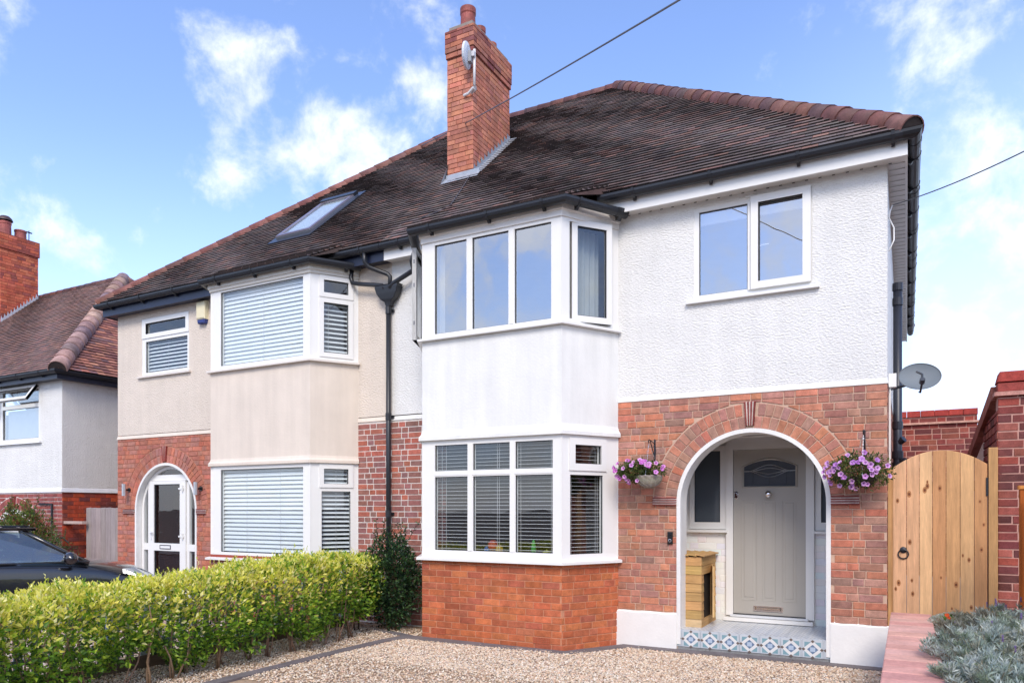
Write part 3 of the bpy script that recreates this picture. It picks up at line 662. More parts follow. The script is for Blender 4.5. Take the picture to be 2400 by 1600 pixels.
hip_tiles((XE+.0, Y0+.02, Z0+.02), (APX_R, RY, RZ+.01), .135, wh, pitch=.27)
hip_tiles((XE, YB, Z0), (APX_R, RY, RZ+.01), .13, wh, pitch=.33)
hip_tiles((XP, RY, RZ+.0), (APX_R+.05, RY, RZ+.0), .11, wh, name='ridge_tile', pitch=.3, open_end=False)
# inner dark shell (floors, back wall)
mb = MB()
mb.box(FRONT, XP+.02, XR-.14, -8.9, -.13, 2.62, 2.8, S(120, 110, 100)); mb.box(FRONT, XP+.02, XR-.14, -8.9, -.3, -.2, -.05, S(90, 75, 60)); mb.box(FRONT, XP+.02, XR-.14, -8.9, -.13, 5.28, 5.32, S(150, 150, 148))
mb.box(FRONT, XP+.02, XR-.14, -4.0, -3.9, -.05, 5.28, S(120, 112, 106)); mb.box(FRONT, -3.1, -3.0, -3.9, -.12, 2.8, 5.28, S(130, 125, 122)); mb.box(FRONT, -2.9, -2.8, -3.9, -.22, -.05, 2.62, S(120, 110, 104)); mb.box(FRONT, XP+.02, XP+.06, -3.9, -.12, -.05, 5.28, S(120, 110, 104))
for c in (2.62, 5.14): mb.face([(WL[0], WL[1], c), (CL[0]+.03, CL[1]+.08, c), (CR[0]-.03, CR[1]+.08, c), (WR[0], WR[1], c)], S(150, 145, 140))
mb.build('interior', M['dark'], wh)
# ---- porch
def dp(x): return x*1.0213
def dz(z): return 1.62+(z-1.62)*1.0213
PB = Fr((0, 1.0, 0), (1, 0, 0), (0, -1, 0))
mb = MB()
DL, DR, DB, DT = dp(-1.905), dp(-1.057), .285, dz(2.352)
mb.plate(PB, (-2.66, -.36, .19, 2.66), [(DL-.005, DR+.005, .19, DT+.005), (dp(-2.45), dp(-1.995), 1.40, 2.42), (dp(-.94), -.40, 1.40, 2.42)], 0, -.12, WH)
mb.box(PB, -2.66, -2.64, 0, .78, .19, 2.66, WH); mb.box(PB, -.36, -.34, 0, .78, .19, 2.66, WH); mb.box(PB, -2.64, -.36, 0, .78, 2.62, 2.66, WH)
mb.build('porch_wall', M['smooth'], wh)
mb = MB()
mb.box(PB, dp(-1.99), DL, -.02, .045, .27, 2.44, WH); mb.box(PB, DR, dp(-.965), -.02, .045, .27, 2.44, WH); mb.box(PB, dp(-1.99), dp(-.965), -.02, .046, DT, 2.47, WH)
mb.sweep([(-2.64, .955), (-.36, .955)], [(0, 0), (0, .05), (.02, .06), (.02, .14), (-.06, .14)], 2.47, S(240, 238, 235))
mb.box(PB, dp(-2.01), dp(-.975), 0, .10, .205, .25, WH); mb.box(PB, dp(-1.94), dp(-1.03), 0, .06, .255, .283, S(215, 218, 222)); mb.build('door_frame', M['white'], wh)
emit(bricks(PB, -2.62, dp(-2.0), .2, 1.34, [S(240, 240, 238)], bond='flemish', jcol=.01, proud=.0022, joint=.006)+bricks(PB, dp(-.96), -.4, .2, 1.34, [S(240, 240, 238)], bond='flemish', jcol=.01, proud=.0022, joint=.006), 'painted_brick', M['paint'], wh, 40)
# front door
DG = S(176, 171, 162)
mb = MB(); gx0, gx1, gz0, gz1, gzt = dp(-1.777), dp(-1.176), dz(1.899), dz(2.14), dz(2.218)
mb.plate(PB, (DL+.004, DR-.004, DB, DT-.004), [(gx0, gx1, gz0, gz1+.09)], .02, -.03, DG)
arc = [(gx0+(gx1-gx0)*i/16, gz1+(gzt-gz1)*math.sin(math.pi*i/16)**.8) for i in range(17)]
for i in range(16):
    p, q = arc[i], arc[i+1]; mb.face([PB.p(p[0], .02, p[1]), PB.p(q[0], .02, q[1]), PB.p(q[0], .02, gz1+.09), PB.p(p[0], .02, gz1+.09)], DG); mb.face([PB.p(p[0], .02, p[1]), PB.p(q[0], .02, q[1]), PB.p(q[0], -.02, q[1]), PB.p(p[0], -.02, p[1])], DG)
# raised moulding round the light
def mould(pts, w, h, b):
    n = len(pts); cx = sum(p[0] for p in pts)/n; cz = sum(p[1] for p in pts)/n
    for i in range(n):
        p, q = pts[i], pts[(i+1) % n]
        def off(r, k): d = Vector((r[0]-cx, 0, r[1]-cz)); k2 = 1+k/max(d.length, .05); return (cx+(r[0]-cx)*k2, cz+(r[1]-cz)*k2)
        P0, P1, P2, P3 = p, q, off(q, w/2), off(p, w/2); P4, P5 = off(q, w), off(p, w)
        mb.face([PB.p(P0[0], b, P0[1]), PB.p(P1[0], b, P1[1]), PB.p(P2[0], b+h, P2[1]), PB.p(P3[0], b+h, P3[1])], DG)
        mb.face([PB.p(P3[0], b+h, P3[1]), PB.p(P2[0], b+h, P2[1]), PB.p(P4[0], b, P4[1]), PB.p(P5[0], b, P5[1])], DG)
mould([(gx0, gz0)]+arc+[(gx1, gz0)], .035, .012, .02)
for (x0, x1) in ((-1.803, -1.627), (-1.558, -1.403), (-1.323, -1.167)):
    x0, x1 = dp(x0), dp(x1); z0, z1 = dz(.495), dz(1.72); e1, e2 = .016, .034
    rings = [((x0, x1, z0, z1), .0201), ((x0+e1, x1-e1, z0+e1, z1-e1), .008), ((x0+e2, x1-e2, z0+e2+.01, z1-e2), .021)]
    for (r0, b0), (r1, b1) in zip(rings, rings[1:]):
        c0 = [(r0[0], r0[2]), (r0[1], r0[2]), (r0[1], r0[3]), (r0[0], r0[3])]; c1 = [(r1[0], r1[2]), (r1[1], r1[2]), (r1[1], r1[3]), (r1[0], r1[3])]
        for i in range(4): j = (i+1) % 4; mb.face([PB.p(c0[i][0], b0+.004, c0[i][1]), PB.p(c0[j][0], b0+.004, c0[j][1]), PB.p(c1[j][0], b1+.004, c1[j][1]), PB.p(c1[i][0], b1+.004, c1[i][1])], DG)
    r = rings[2][0]; mb.face([PB.p(r[0], .025, r[2]), PB.p(r[1], .025, r[2]), PB.p(r[1], .025, r[3]), PB.p(r[0], .025, r[3])], DG)
door = mb.build('door', M['door'], wh)
mb = MB(); mb.face([PB.p(x, .004, z) for x, z in [(gx0, gz0)]+arc+[(gx1, gz0)]]); mb.build('door_light', M['glassdk'], door)
mb = MB(); mb.face([PB.p(x, -.0, z) for x, z in [(gx0+.05, gz0), (gx1-.05, gz0), (gx1-.05, gz1), (gx0+.05, gz1)]], S(60, 68, 78)); mb.face([PB.p(gx0, -.001, gz0), PB.p(gx0+.05, -.001, gz0), PB.p(gx0+.05, -.001, gz1), PB.p(gx0, -.001, gz1)], S(34, 34, 44)); mb.face([PB.p(gx1-.1, .001, gz0), PB.p(gx1, .001, gz0), PB.p(gx1, .001, gz1), PB.p(gx1-.1, .001, gz1)], S(96, 36, 40)); mb.build('coloured_glass', M['plain'], door)
mb = MB(); gc = (gx0+gx1)/2; gm = gz0+.19
for sg in (1, -1):
    for amp, wd in ((.075, .24), (.035, .2)): mb.tube([PB.p(gc+wd*(t/10-1), .012, gm+sg*amp*math.sin(math.pi*t/20)**1.5) for t in range(21)], .004, 5, S(200, 205, 210))
mb.tube([PB.p(gx0, .012, gm), PB.p(gc-.24, .012, gm)], .006, 5, S(200, 205, 210)); mb.tube([PB.p(gc+.24, .012, gm), PB.p(gx1, .012, gm)], .006, 5, S(200, 205, 210))
for x, a, b in ((gc, gz0, gm-.07), (gc, gm+.07, gzt-.01), (gc-.2, gz0, gzt-.03), (gc+.2, gz0, gzt-.03)): mb.tube([PB.p(x, .008, a), PB.p(x, .008, b)], .003, 4, S(70, 74, 80))
mb.build('leading', M['metal'], door)
mb = MB(); kx, kz = dp(-1.48), dz(1.799); mb.lathe(PB.p(kx, .018, kz), [(0, 0), (.036, 0), (.036, .006), (.018, .012), (.016, .03), (.034, .042), (.043, .058), (.040, .078), (.024, .092), (0, .096)], 24, (.9, .9, .92), axis=(0, -1, 0)); mb.build('door_knob', M['chrome'], door, smooth=True)
mb = MB(); lx, lz = dp(-1.868), dz(1.79)
mb.plank([(lx+.027*math.cos(t), lz+(.05 if math.sin(t) > 0 else .05)*math.sin(t)) for t in [2*math.pi*i/20 for i in range(20)]], PB, .018, .034, (.85, .85, .88), 0, .006); mb.lathe(PB.p(lx, .03, lz+.012), [(0, .02), (.014, .02), (.016, .0)], 14, (.8, .8, .82), axis=(0, -1, 0)); mb.box(PB, lx-.02, lx+.02, .03, .045, lz-.03, lz-.016, (.9, .9, .9)); mb.build('latch_lock', M['chrome'], door)
sx0, sx1, sz0, sz1 = dp(-1.659), dp(-1.318), dz(.367), dz(.432)
mb = MB(); mb.plate(PB, (sx0, sx1, sz0, sz1), [(sx0+.016, sx1-.016, sz0+.014, sz1-.014)], .032, .018, (.85, .85, .87)); mb.plank([(sx0+.02, sz0+.018), (sx1-.02, sz0+.018), (sx1-.02, sz1-.018), (sx0+.02, sz1-.018)], PB, .015, .036, (.8, .78, .76), 0, .006); mb.build('letter_plate', M['chrome'], door)
mb = MB(); mb.box(PB, DL, DR, .02, .032, DB, DB+.012, S(60, 62, 66)); mb.build('door_seal', M['black'], door)
# porch side lights
for (a0, a1, pr) in ((dp(-2.455), dp(-1.992), (dp(-2.393), dp(-2.068), dz(1.452), dz(2.351))), (dp(-.95), -.395, (dp(-.892), -.46, dz(1.459), dz(2.351)))):
    window(wh, PB, (a0, a1, 1.36, 2.43), [pr], 'glassdk', b=.02)
    mb = MB(); mb.box(PB, a0-.02, a1+.02, 0, .075, 1.318, 1.352, WH); mb.build('window_sill', M['white'], wh)
mb = MB(); mb.box(PB, -2.55, -.42, -.5, -.45, .9, 2.62, S(70, 78, 88)); mb.build('hall_interior', M['dark'], wh)
mb = MB(); mb.box(PB, -2.635, -2.60, .30, .33, 1.0, 2.4, S(60, 44, 40)); mb.box(PB, -2.64, -2.595, .29, .34, 1.55, 1.575, WH); mb.build('meter_pipe', M['black'], wh)
# porch step: slab, floor tiles and riser tiles
mb = MB(); mb.box(FRONT, -2.64, -.38, -1.0, -.3, -.3, .190, S(150, 150, 150)); mb.box(FRONT, -2.40, -.722, -.31, -.004, -.3, .189, S(150, 150, 150)); step = mb.build('porch_step', M['concrete'], wh)
LBL, TEAL, BRN, BLU, WT = S(198, 205, 210), S(128, 164, 174), S(112, 100, 94), S(104, 128, 156), S(226, 226, 224)
def lay(mb, F, pts, lvl, c): mb.face([F.p(x, lvl, z) for x, z in pts], c)
def riser_tile(a0, a1, A0, zt):
    """A0: left edge of the full tile; visible part a0..a1"""
    mb = MB(); w = .222; H = .2; zb = zt-H
    mb.plank([(a0+.001, max(zb, -.05)), (a1-.001, max(zb, -.05)), (a1-.001, zt), (a0+.001, zt)], FRONT, -.006, .004, LBL, 0, .001)
    def put(pts, lvl, c):
        pl = [(A0+x*w, zb+z*H) for x, z in pts]; pl = clip_poly(pl, 1, 0, a0+.002); pl = clip_poly(pl, -1, 0, -(a1-.002)) if len(pl) > 2 else pl
        if len(pl) > 2: lay(mb, FRONT, pl, .004+lvl*.0004, c)
    for (x0, x1) in ((.12, .88),): put([(x0, .06), (x1, .06), (x1, .86), (x0, .86)], 1, TEAL)
    put([(.5, -.02), (.98, .46), (.5, .94), (.02, .46)], 2, WT); put([(.06, .46), (.94, .46), (.5, .9)], 2.2, WT)
    put([(.5, .2), (.76, .46), (.5, .72), (.24, .46)], 3, BLU)
    put([(.38, .34), (.62, .34), (.62, .58), (.38, .58)], 4, S(180, 196, 214))
    for cx, cz in ((.5, .9), (.08, .46), (.92, .46), (.5, .02)): put([(cx, cz-.09), (cx+.09, cz), (cx, cz+.09), (cx-.09, cz)], 5, BRN)
    for x0 in (.012, .93): put([(x0, 0), (x0+.02, 0), (x0+.02, 1), (x0, 1)], 4, S(180, 190, 200))
    mb.build('riser_tile', M['glaze'], step)
x = -2.566; i = 0
while x < -.722:
    riser_tile(max(x, -2.40), min(x+.222, -.722), x, .197); x += .222
FLOOR = Fr((0, 0, .190), (1, 0, 0), (0, 0, 1), (0, 1, 0))
FG, FGD = S(205, 210, 216), S(160, 168, 178)
def floor_tile(x0, y0, x1, y1, cx0, cx1):
    mb = MB(); mb.plank([(max(x0, cx0)+.001, y0+.001), (min(x1, cx1)-.001, y0+.001), (min(x1, cx1)-.001, y1-.001), (max(x0, cx0)+.001, y1-.001)], FLOOR, -.004, .007, FG, 0, .001)
    w = x1-x0
    def put(pts, lvl, c):
        pl = [(x0+a*w, y0+b*w) for a, b in pts]; pl = clip_poly(pl, 1, 0, cx0+.002); pl = clip_poly(pl, -1, 0, -(cx1-.002)) if len(pl) > 2 else pl
        pl = clip_poly(pl, 0, -1, -y1+.001) if len(pl) > 2 else pl
        if len(pl) > 2: mb.face([FLOOR.p(a, .007+lvl*.0004, b) for a, b in pl], c)
    for qx in (0, .5):
        for qy in (0, .5):
            put([(qx+.25, qy+.08), (qx+.42, qy+.25), (qx+.25, qy+.42), (qx+.08, qy+.25)], 1, WT)
            put([(qx+.25, qy+.17), (qx+.33, qy+.25), (qx+.25, qy+.33), (qx+.17, qy+.25)], 2, S(150, 156, 166))
            put([(qx, qy), (qx+.1, qy+.03), (qx+.16, qy+.16), (qx+.03, qy+.1)], 1, S(140, 150, 162)); put([(qx+.5, qy+.5), (qx+.4, qy+.47), (qx+.34, qy+.34), (qx+.47, qy+.4)], 1, S(140, 150, 162))
    mb.build('floor_tile', M['glaze'], step)
for j in range(5):
    y = 0.0+j*.2125; cx0, cx1 = (-2.40, -.722) if y < .2 else (-2.62, -.38)
    x = -2.40-.2125*2-.065
    while x < cx1:
        if x+.2125 > cx0+.02: floor_tile(x, y, x+.2125, min(y+.2125, 1.0), cx0, cx1)
        x += .2125
# ---- chimney (part of the white house)
CX0, CX1, CY0, CY1 = -6.68, -6.19, 1.56, 2.80
ch = MB(); cf = Fr((CX0, CY0, 0), (1, 0, 0), (0, -1, 0)); cs = Fr((CX1, CY0, 0), (0, 1, 0), (1, 0, 0)); cb = Fr((CX1, CY1, 0), (-1, 0, 0), (0, 1, 0)); cl_ = Fr((CX0, CY1, 0), (0, -1, 0), (-1, 0, 0))
CW, CD = CX1-CX0, CY1-CY0
ch.box(cf, .004, CW-.004, -CD+.004, -.004, 6.2, 9.06, S(150, 100, 84)); ch.box(cf, -.018, CW+.018, -CD-.018, .018, 9.03, 9.12, S(150, 92, 78)); ch.box(cf, -.028, CW+.028, -CD-.028, .028, 9.12, 9.475, S(150, 92, 78))
ch.box(cf, .02, CW-.02, -CD+.02, -.02, 9.47, 9.56, S(150, 140, 132)); chim = ch.build('chimney', M['mortar'], wh)
its = []
PALc2 = [tuple(x*.82 for x in c) for c in PAL_CHIM]+[S(140, 84, 80), S(150, 96, 92)]
for F, L in ((cf, CW), (cs, CD)): its += bricks(F, 0, L, 6.75, 9.03, PAL_CHIM, course=.078, joint=.008, bond='loose', proud=.004, clip=(lambda p, q, z0, z1, F=F: [[(p, z0), (q, z0), (q, z1), (p, z1)]] if z1 > roofz(F.p((p+q)/2, 0, 0).y)-.1 else []))
for F, L in ((cf, CW), (cs, CD)):
    its += bricks(Fr(F.o+F.n*.02, F.x, F.n), -.02, L+.02, 9.035, 9.115, PALc2, course=.078, joint=.008, bond='stretcher', proud=.004)
    its += bricks(Fr(F.o+F.n*.03, F.x, F.n), -.03, L+.03, 9.12, 9.475, PALc2, course=.078, joint=.008, bond='stretcher', proud=.006)
emit(its, 'brick', M['bricksm'], chim, 260)
for F, L in ((cb, CW), (cl_, CD)): emit(bricks(F, 0, L, 7.3, 9.4, PAL_CHIM, course=.078, joint=.008, bond='stretcher'), 'rear_brick', M['bricksm'], chim, 0)
for (y, r, h, c) in ((1.80, .128, .46, S(158, 84, 76)), (2.18, .10, .36, S(160, 88, 78)), (2.56, .10, .30, S(196, 112, 84))):
    mb = MB(); mb.lathe((-6.43, y, 9.47), [(r*1.05, 0), (r*1.02, h*.1), (r*.94, h*.75), (r*1.03, h*.8), (r*1.03, h), (r*.82, h), (r*.8, h*.5)], 24, c); mb.build('chimney_pot', M['hip'], chim, smooth=False)
# lead flashing: stepped at the side, apron at the front
mb = MB(); lc = S(170, 176, 184)
n = 11; pts = []
for i in range(n):
    y0 = CY0+CD*i/n; y1 = CY0+CD*(i+1)/n; zr0, zr1 = roofz(y0), roofz(y1)
    mb.face([(CX1+.012, y0, zr0-.03), (CX1+.012, y1, zr1-.03), (CX1+.014, y1, zr1+.10), (CX1+.014, y0, zr0+.10)], lc)
    mb.face([(CX1+.0125, y0, zr0+.095), (CX1+.0125, y0+(y1-y0)*.8, zr1+.07), (CX1+.0155, y0+(y1-y0)*.05, zr0+.20)], jit(lc, .1))
    mb.face([(CX1+.012, y0, zr0+.045), (CX1+.012, y1, zr1+.045), (CX1+.15, y1, zr1+.035), (CX1+.15, y0, zr0+.035)], lc)
mb.box(cf, -.02, CW+.13, -.01, .012, roofz(CY0)-.08, roofz(CY0)+.10, lc)
mb.face([(CX0-.04, CY0-.012, roofz(CY0)+.05), (CX1+.15, CY0-.012, roofz(CY0)+.05), (CX1+.16, CY0-.13, roofz(CY0-.13)+.035), (CX0-.05, CY0-.13, roofz(CY0-.13)+.035)], lc)
mb.face([(CX0-.05, CY0-.13, roofz(CY0)-.08), (CX0-.012, CY0-.02, roofz(CY0)+.2), (CX0-.012, CY1, roofz(CY1)+.2), (CX0-.05, CY1, roofz(CY1))], lc)
mb.build('lead_flashing', M['lead'], chim)
# ================================================================== CREAM HOUSE (attached on the left)
ce = thing('cream_house', 'cream rendered semi-detached house with arched glazed white door and roof window', 'house', (-9.9, 4.3, 0))
XC0 = -13.04; K = lambda x: x*1.0192
ZK = lambda z: 1.62+(z-1.62)*1.0192
cCL, cCR, cWR, cWL = (-9.76, -.60), (-7.645, -.60), (-7.25, 0), (-10.16, 0)
cFB = frame_xy(cCL, cCR); cFC = frame_xy(cCR, cWR); cFL = frame_xy(cWL, cCL); cLB = cCR[0]-cCL[0]; cLC = math.hypot(.395, .6)
mb = MB(); mb.plate(FRONT, (XC0, cWL[0]+.1, 2.985, 5.3), [(-12.335, -11.045, 4.045, 5.085)], 0, -.12, CREAM)
m2 = MB(); m2.plate(FRONT, (cWR[0]-.05, XP-.002, 2.985, 5.3), [], 0, -.12, CREAM); m2.build('rendered_wall', M['rough'], ce)
mb.build('rendered_wall', M['rough'], ce)
LSD = Fr((XC0, 9.0, 0), (0, -1, 0), (-1, 0, 0))
mb = MB(); mb.plate(LSD, (0, 8.996, 2.985, 5.3), [], 0, -.12, CREAM); mb.plate(LSD, (0, 8.996, -1.2, 2.985), [], 0, -.12, S(170, 100, 80)); mb.plate(Fr((XC0, 9.0, 0), (1, 0, 0), (0, 1, 0)), (0, XP-XC0, -1.2, 5.3), [], 0, -.1, CREAM); mb.build('wall_backing', M['rough'], ce)
mb = MB(); mb.sweep([(XC0, .3), (XC0, 0), (cWL[0]+.35, 0)], [(0, .06), (.006, .045), (.016, 0), (0, -.004)], 2.915, CREAM); mb.sweep([(cWR[0], 0), (XP-.003, 0)], [(0, .06), (.006, .045), (.016, 0), (0, -.004)], 2.915, CREAM); mb.build('render_band', M['smooth'], ce)
CCX, CZS = -11.68, 1.60
mb = MB(); arch_plate(mb, FRONT, (XC0+.002, cWL[0]+.1, -1.0, 2.92), CCX, CZS, AR-.005, 0, -.2, S(186, 130, 108)); mb.build('brick_wall_bed', M['mortar'], ce)
mb = MB(); mb.plate(FRONT, (cWR[0]-.05, XP-.002, -.3, 2.92), [], 0, -.1, S(224, 214, 206)); mb.build('brick_wall_bed', M['mortar'], ce)
PALC = _soft([S(192, 104, 86), S(200, 98, 74), S(180, 100, 90), S(206, 106, 80), S(170, 104, 98), S(188, 116, 104)], .36, (200, 156, 134))
its = bricks(FRONT, XC0+.003, cCL[0]+.0, .0, 2.905, PALC, arch_clip(CCX, CZS, AR, AR+.29), bond='flemish', joint=.010, jcol=.1)
its += bricks(FRONT, cWR[0]+.0, XP-.004, -.043, 2.9, PAL_STRIP, course=.0815, joint=.012, proud=.006, row0=1)
arch = voussoirs(FRONT, CCX, CZS, [(AR+.002, AR+.145, 33), (AR+.147, AR+.29, 38)], PALC)
emit(arch, 'arch_brick', M['brick'], ce, 80)
emit(its, 'brick', M['brick'], ce, 300)
keystone(FRONT, CCX, CZS+AR+.03, CZS+AR+.30, ce); impost(FRONT, -12.86, -12.54, 1.53, 1.62, ce); impost(FRONT, -10.83, -10.60, 1.53, 1.62, ce)
mb = MB(); arch_band(mb, FRONT, CCX, CZS, AR-.04, AR+.002, -.1, .012, -.25, WH); mb.build('arch_reveal', M['smooth'], ce)
# arched upvc entrance: glazing sheet with bars in front
AD = Fr((0, .12, 0), (1, 0, 0), (0, -1, 0)); rr = AR-.045
mb = MB(); arch_band(mb, AD, CCX, CZS, rr-.055, rr, -.1, .02, -.05, WH); df = mb.build('entrance_frame', M['white'], ce)
def achord(x): return CZS+math.sqrt(max(0, (rr-.05)**2-(x-CCX)**2))
mb = MB(); mb.face([AD.p(CCX-rr+.02, -.01, -.1), AD.p(CCX+rr-.02, -.01, -.1)]+[AD.p(CCX+(rr-.02)*math.cos(t), -.01, CZS+(rr-.02)*math.sin(t)) for t in [math.pi*i/24 for i in range(25)]]); mb.build('pane', M['glasslo'], df)
mb = MB()
mb.box(AD, -12.30, -12.235, -.04, .018, -.1, 2.15, WH); mb.box(AD, -11.235, -11.17, -.04, .018, -.1, 2.10, WH)
mb.box(AD, CCX-rr, CCX+rr, -.04, .0172, .87, .99, WH); mb.box(AD, -12.30, -11.17, -.04, .0176, 2.13, 2.235, WH)
mb.build('glazing_bar', M['white'], df)
mb = MB(); mb.plate(AD, (-12.228, -11.242, -.05, 2.125), [(-12.105, -11.39, 1.0, 2.065), (-12.105, -11.39, .06, .865)], .045, .0, WH); dd = mb.build('door', M['white'], ce)
mb = MB(); mb.plate(AD, (-12.105, -11.39, 1.0, 2.065), [(-12.095, -11.40, 1.01, 2.055)], .03, 0, S(50, 52, 56)); mb.plate(AD, (-12.105, -11.39, .06, .865), [(-12.095, -11.40, .07, .855)], .03, 0, S(50, 52, 56)); mb.build('seal', M['black'], dd)
mb = MB(); mb.plate(AD, (-11.93, -11.63, .895, .97), [(-11.915, -11.645, .91, .955)], .052, .045, S(60, 55, 70)); mb.box(AD, -11.915, -11.645, .045, .05, .91, .955, S(236, 236, 236)); mb.build('letter_plate', M['white'], dd)
for z in (1.98, 1.13): mb = MB(); mb.box(AD, -11.41, -11.27, .045, .06, z-.015, z+.015, S(235, 235, 232)); mb.tube([AD.p(-11.30, .065, z-.05), AD.p(-11.30, .065, z+.06)], .014, 8, S(235, 235, 232)); mb.build('hinge', M['white'], dd)
mb = MB(); mb.box(AD, -12.19, -12.15, .045, .055, 1.06, 1.22, S(225, 225, 225)); mb.tube([AD.p(-12.17, .055, 1.19), AD.p(-12.17, .085, 1.19), AD.p(-12.07, .085, 1.19)], .009, 6, S(230, 230, 230)); mb.build('handle', M['white'], dd)
mb = MB(); mb.box(FRONT, -12.52, -10.84, -1.3, -1.25, -.05, 2.6, S(110, 100, 96)); mb.box(FRONT, -12.7, -10.7, -1.25, -.22, -.1, .02, S(90, 86, 84)); mb.box(FRONT, XC0+.14, XP-.1, -4.0, -3.9, -.05, 5.3, S(110, 100, 92)); mb.box(FRONT, XC0+.14, XP-.1, -8.9, -.14, 2.64, 2.8, S(120, 110, 100)); mb.box(FRONT, -10.3, -10.25, -3.9, -.14, 0, 5.2, S(120, 115, 110)); mb.build('interior', M['dark'], ce)
# bay
bp = [cWL, cCL, cCR, cWR]; CW2 = S(232, 230, 226)
mb = MB(); mb.sweep(bp, [(0, .9), (0, -.3)], 0, S(160, 80, 66)); mb.build('bay_base', M['mortar'], ce)
its = bricks(cFB, 0, cLB, .0, .80, PAL_STRIP, bond='stretcher')+bricks(cFC, 0, cLC, .0, .80, PAL_STRIP, bond='loose'); emit(its, 'bay_brick', M['brick'], ce, 0)
mb = MB(); mb.sweep(bp, [(-.05, .045), (.055, .035), (.075, .03), (.075, 0), (0, 0)], .82, WH); mb.build('window_sill', M['white'], ce)
mb = MB(); mb.sweep(bp, [(-.02, 1.46), (0, 1.46), (0, .08), (.012, .04), (.035, .01), (.035, -.03), (-.05, -.03)], 2.325, CREAM); mb.build('bay_render', M['smooth'], ce)
mb = MB(); mb.sweep(bp, [(-.05, .05), (.05, .04), (.058, .035), (.058, .008), (0, .005)], 3.765, S(226, 218, 208)); mb.build('window_sill', M['white'], ce)
mb = MB(); mb.sweep(bp, [(-.05, 0), (.02, 0), (.02, .04), (.04, .045), (.04, .14), (-.05, .14)], 5.06, S(214, 208, 196)); mb.build('bay_fascia', M['white'], ce)
ax = lambda x: K(x)-cCL[0]; q = .83
window(ce, cFB, (0.04, cLB, .865, 2.30), [(ax(-9.356), ax(-7.64), .945, 2.235)], 'glasslo', b=-.006)
window(ce, cFC, (0, cLC, .865, 2.30), [(.17, .60, .945, 1.88), (.20, .565, 1.99, 2.21)], 'glasslo', b=-.006, sashes=[((.135, .64, 1.935, 2.28), (.20, .565, 1.99, 2.21))])
window(ce, cFB, (0.04, cLB, 3.815, 5.065), [(ax(-9.356), ax(-7.64), 3.87, 5.03)], 'glasslo', b=-.006)
window(ce, cFC, (0, cLC, 3.815, 5.065), [(.20, .565, 3.92, 4.655), (.20, .565, 4.80, 4.985)], 'glasslo', b=-.006, sashes=[((.135, .64, 3.855, 4.715), (.20, .565, 3.92, 4.655)), ((.135, .64, 4.735, 5.05), (.20, .565, 4.80, 4.985))])
mb = MB(); mb.plate(cFL, (0, cLC, .865, 2.3), [], 0, -.07, WH); mb.plate(cFL, (0, cLC, 3.815, 5.065), [], 0, -.07, WH); mb.build('bay_side_panel', M['white'], ce)
w = window(ce, FRONT, (-12.335, -11.045, 4.05, 5.08), [(-12.238, -11.10, 4.10, 4.665), (-12.225, -11.135, 4.80, 4.995)], 'glasslo', b=-.01, sashes=[((-12.33, -11.05, 4.725, 5.078), (-12.225, -11.135, 4.80, 4.995))])
mb = MB(); mb.sweep([(-12.42, 0), (-10.99, 0)], [(-.05, .04), (.04, .028), (.05, .024), (.05, 0), (0, 0)], 4.005, S(226, 216, 206)); mb.build('window_sill', M['white'], ce)
# eaves
mb = MB(); mb.sweep([(XEL+.10, 9.2), (XEL+.10, -.19), (XP-.004, -.19)], [(0, 0), (0, .17), (-.02, .17), (-.02, 0)], 5.19, NAVY, closed=True); mb.build('fascia', M['black'], ce)
mb = MB(); mb.sweep([(XEL+.10, 9.2), (XEL+.10, -.19), (XP-.004, -.19)], [(-.02, 0), (-.2, .012)], 5.20, S(42, 44, 62)); mb.build('soffit', M['black'], ce)
gutter([(XEL+.10, 9.2), (XEL+.10, -.19), (XP-.006, -.19)], 5.40, ce, [(x, -.19, 0, -1, .016) for x in (-12.9, -12.0, -11.1, -7.0)])
gutter([(-10.12, -.04), (-9.80, -.64), (-7.60, -.64), (-7.205, -.03)], 5.235, ce, [(x, -.64, 0, -1, .016) for x in (-9.5, -8.7, -7.9)]+[(-7.32, -.2, .83, -.55, .02)])
mb = MB(); mb.face([(XEL, Y0, Z0), (XP, Y0, Z0), (XP, RY, RZ), (APX_L, RY, RZ)], S(60, 50, 48)); mb.face([(XEL, Y0, Z0), (APX_L, RY, RZ), (XEL, YB, Z0)], S(100, 70, 62)); mb.face([(XEL, YB, Z0), (APX_L, RY, RZ), (XP, RY, RZ), (XP, YB, Z0)], S(100, 70, 62)); mb.build('roof_deck', M['tile'], ce)
its = tiles((XEL, Y0, Z0), (1, 0, 0), UP, NR, LS, lambda s: (APX_L-XEL)*s/LS, lambda s: XP-XEL-.002, [tuple(x*.94 for x in c) for c in PAL_TILE], tone=tone_main)
pb0, pb1, pt0, pt1 = Vector((-9.85, -.75, 5.225)), Vector((-7.56, -.75, 5.225)), Vector((-9.98, -.08, roofz(-.08)+.012)), Vector((-7.38, -.08, roofz(-.08)+.012))
u2 = Vector((0, .67, pt0.z-pb0.z)); L2 = u2.length; u2.normalize(); n2_ = Vector((0, -u2.z, u2.y))
mb = MB(); mb.face([pb0, pb1, pt1, pt0], S(60, 50, 48)); er = Vector((-7.40, -.25, 5.425)); el = Vector((-9.98, -.25, 5.425)); mb.face([pb1, er, pt1], S(76, 64, 60)); mb.face([pb0, pt0, el], S(76, 64, 60)); mb.build('bay_roof_deck', M['tile'], ce)
its += tiles(pb0, (1, 0, 0), u2, n2_, L2, lambda s: -.13*s/L2, lambda s: (pb1.x-pb0.x)+.18*s/L2, PAL_TILE, tone=tone_main)
emit(its, 'roof_tile', M['tile'], ce, 300)
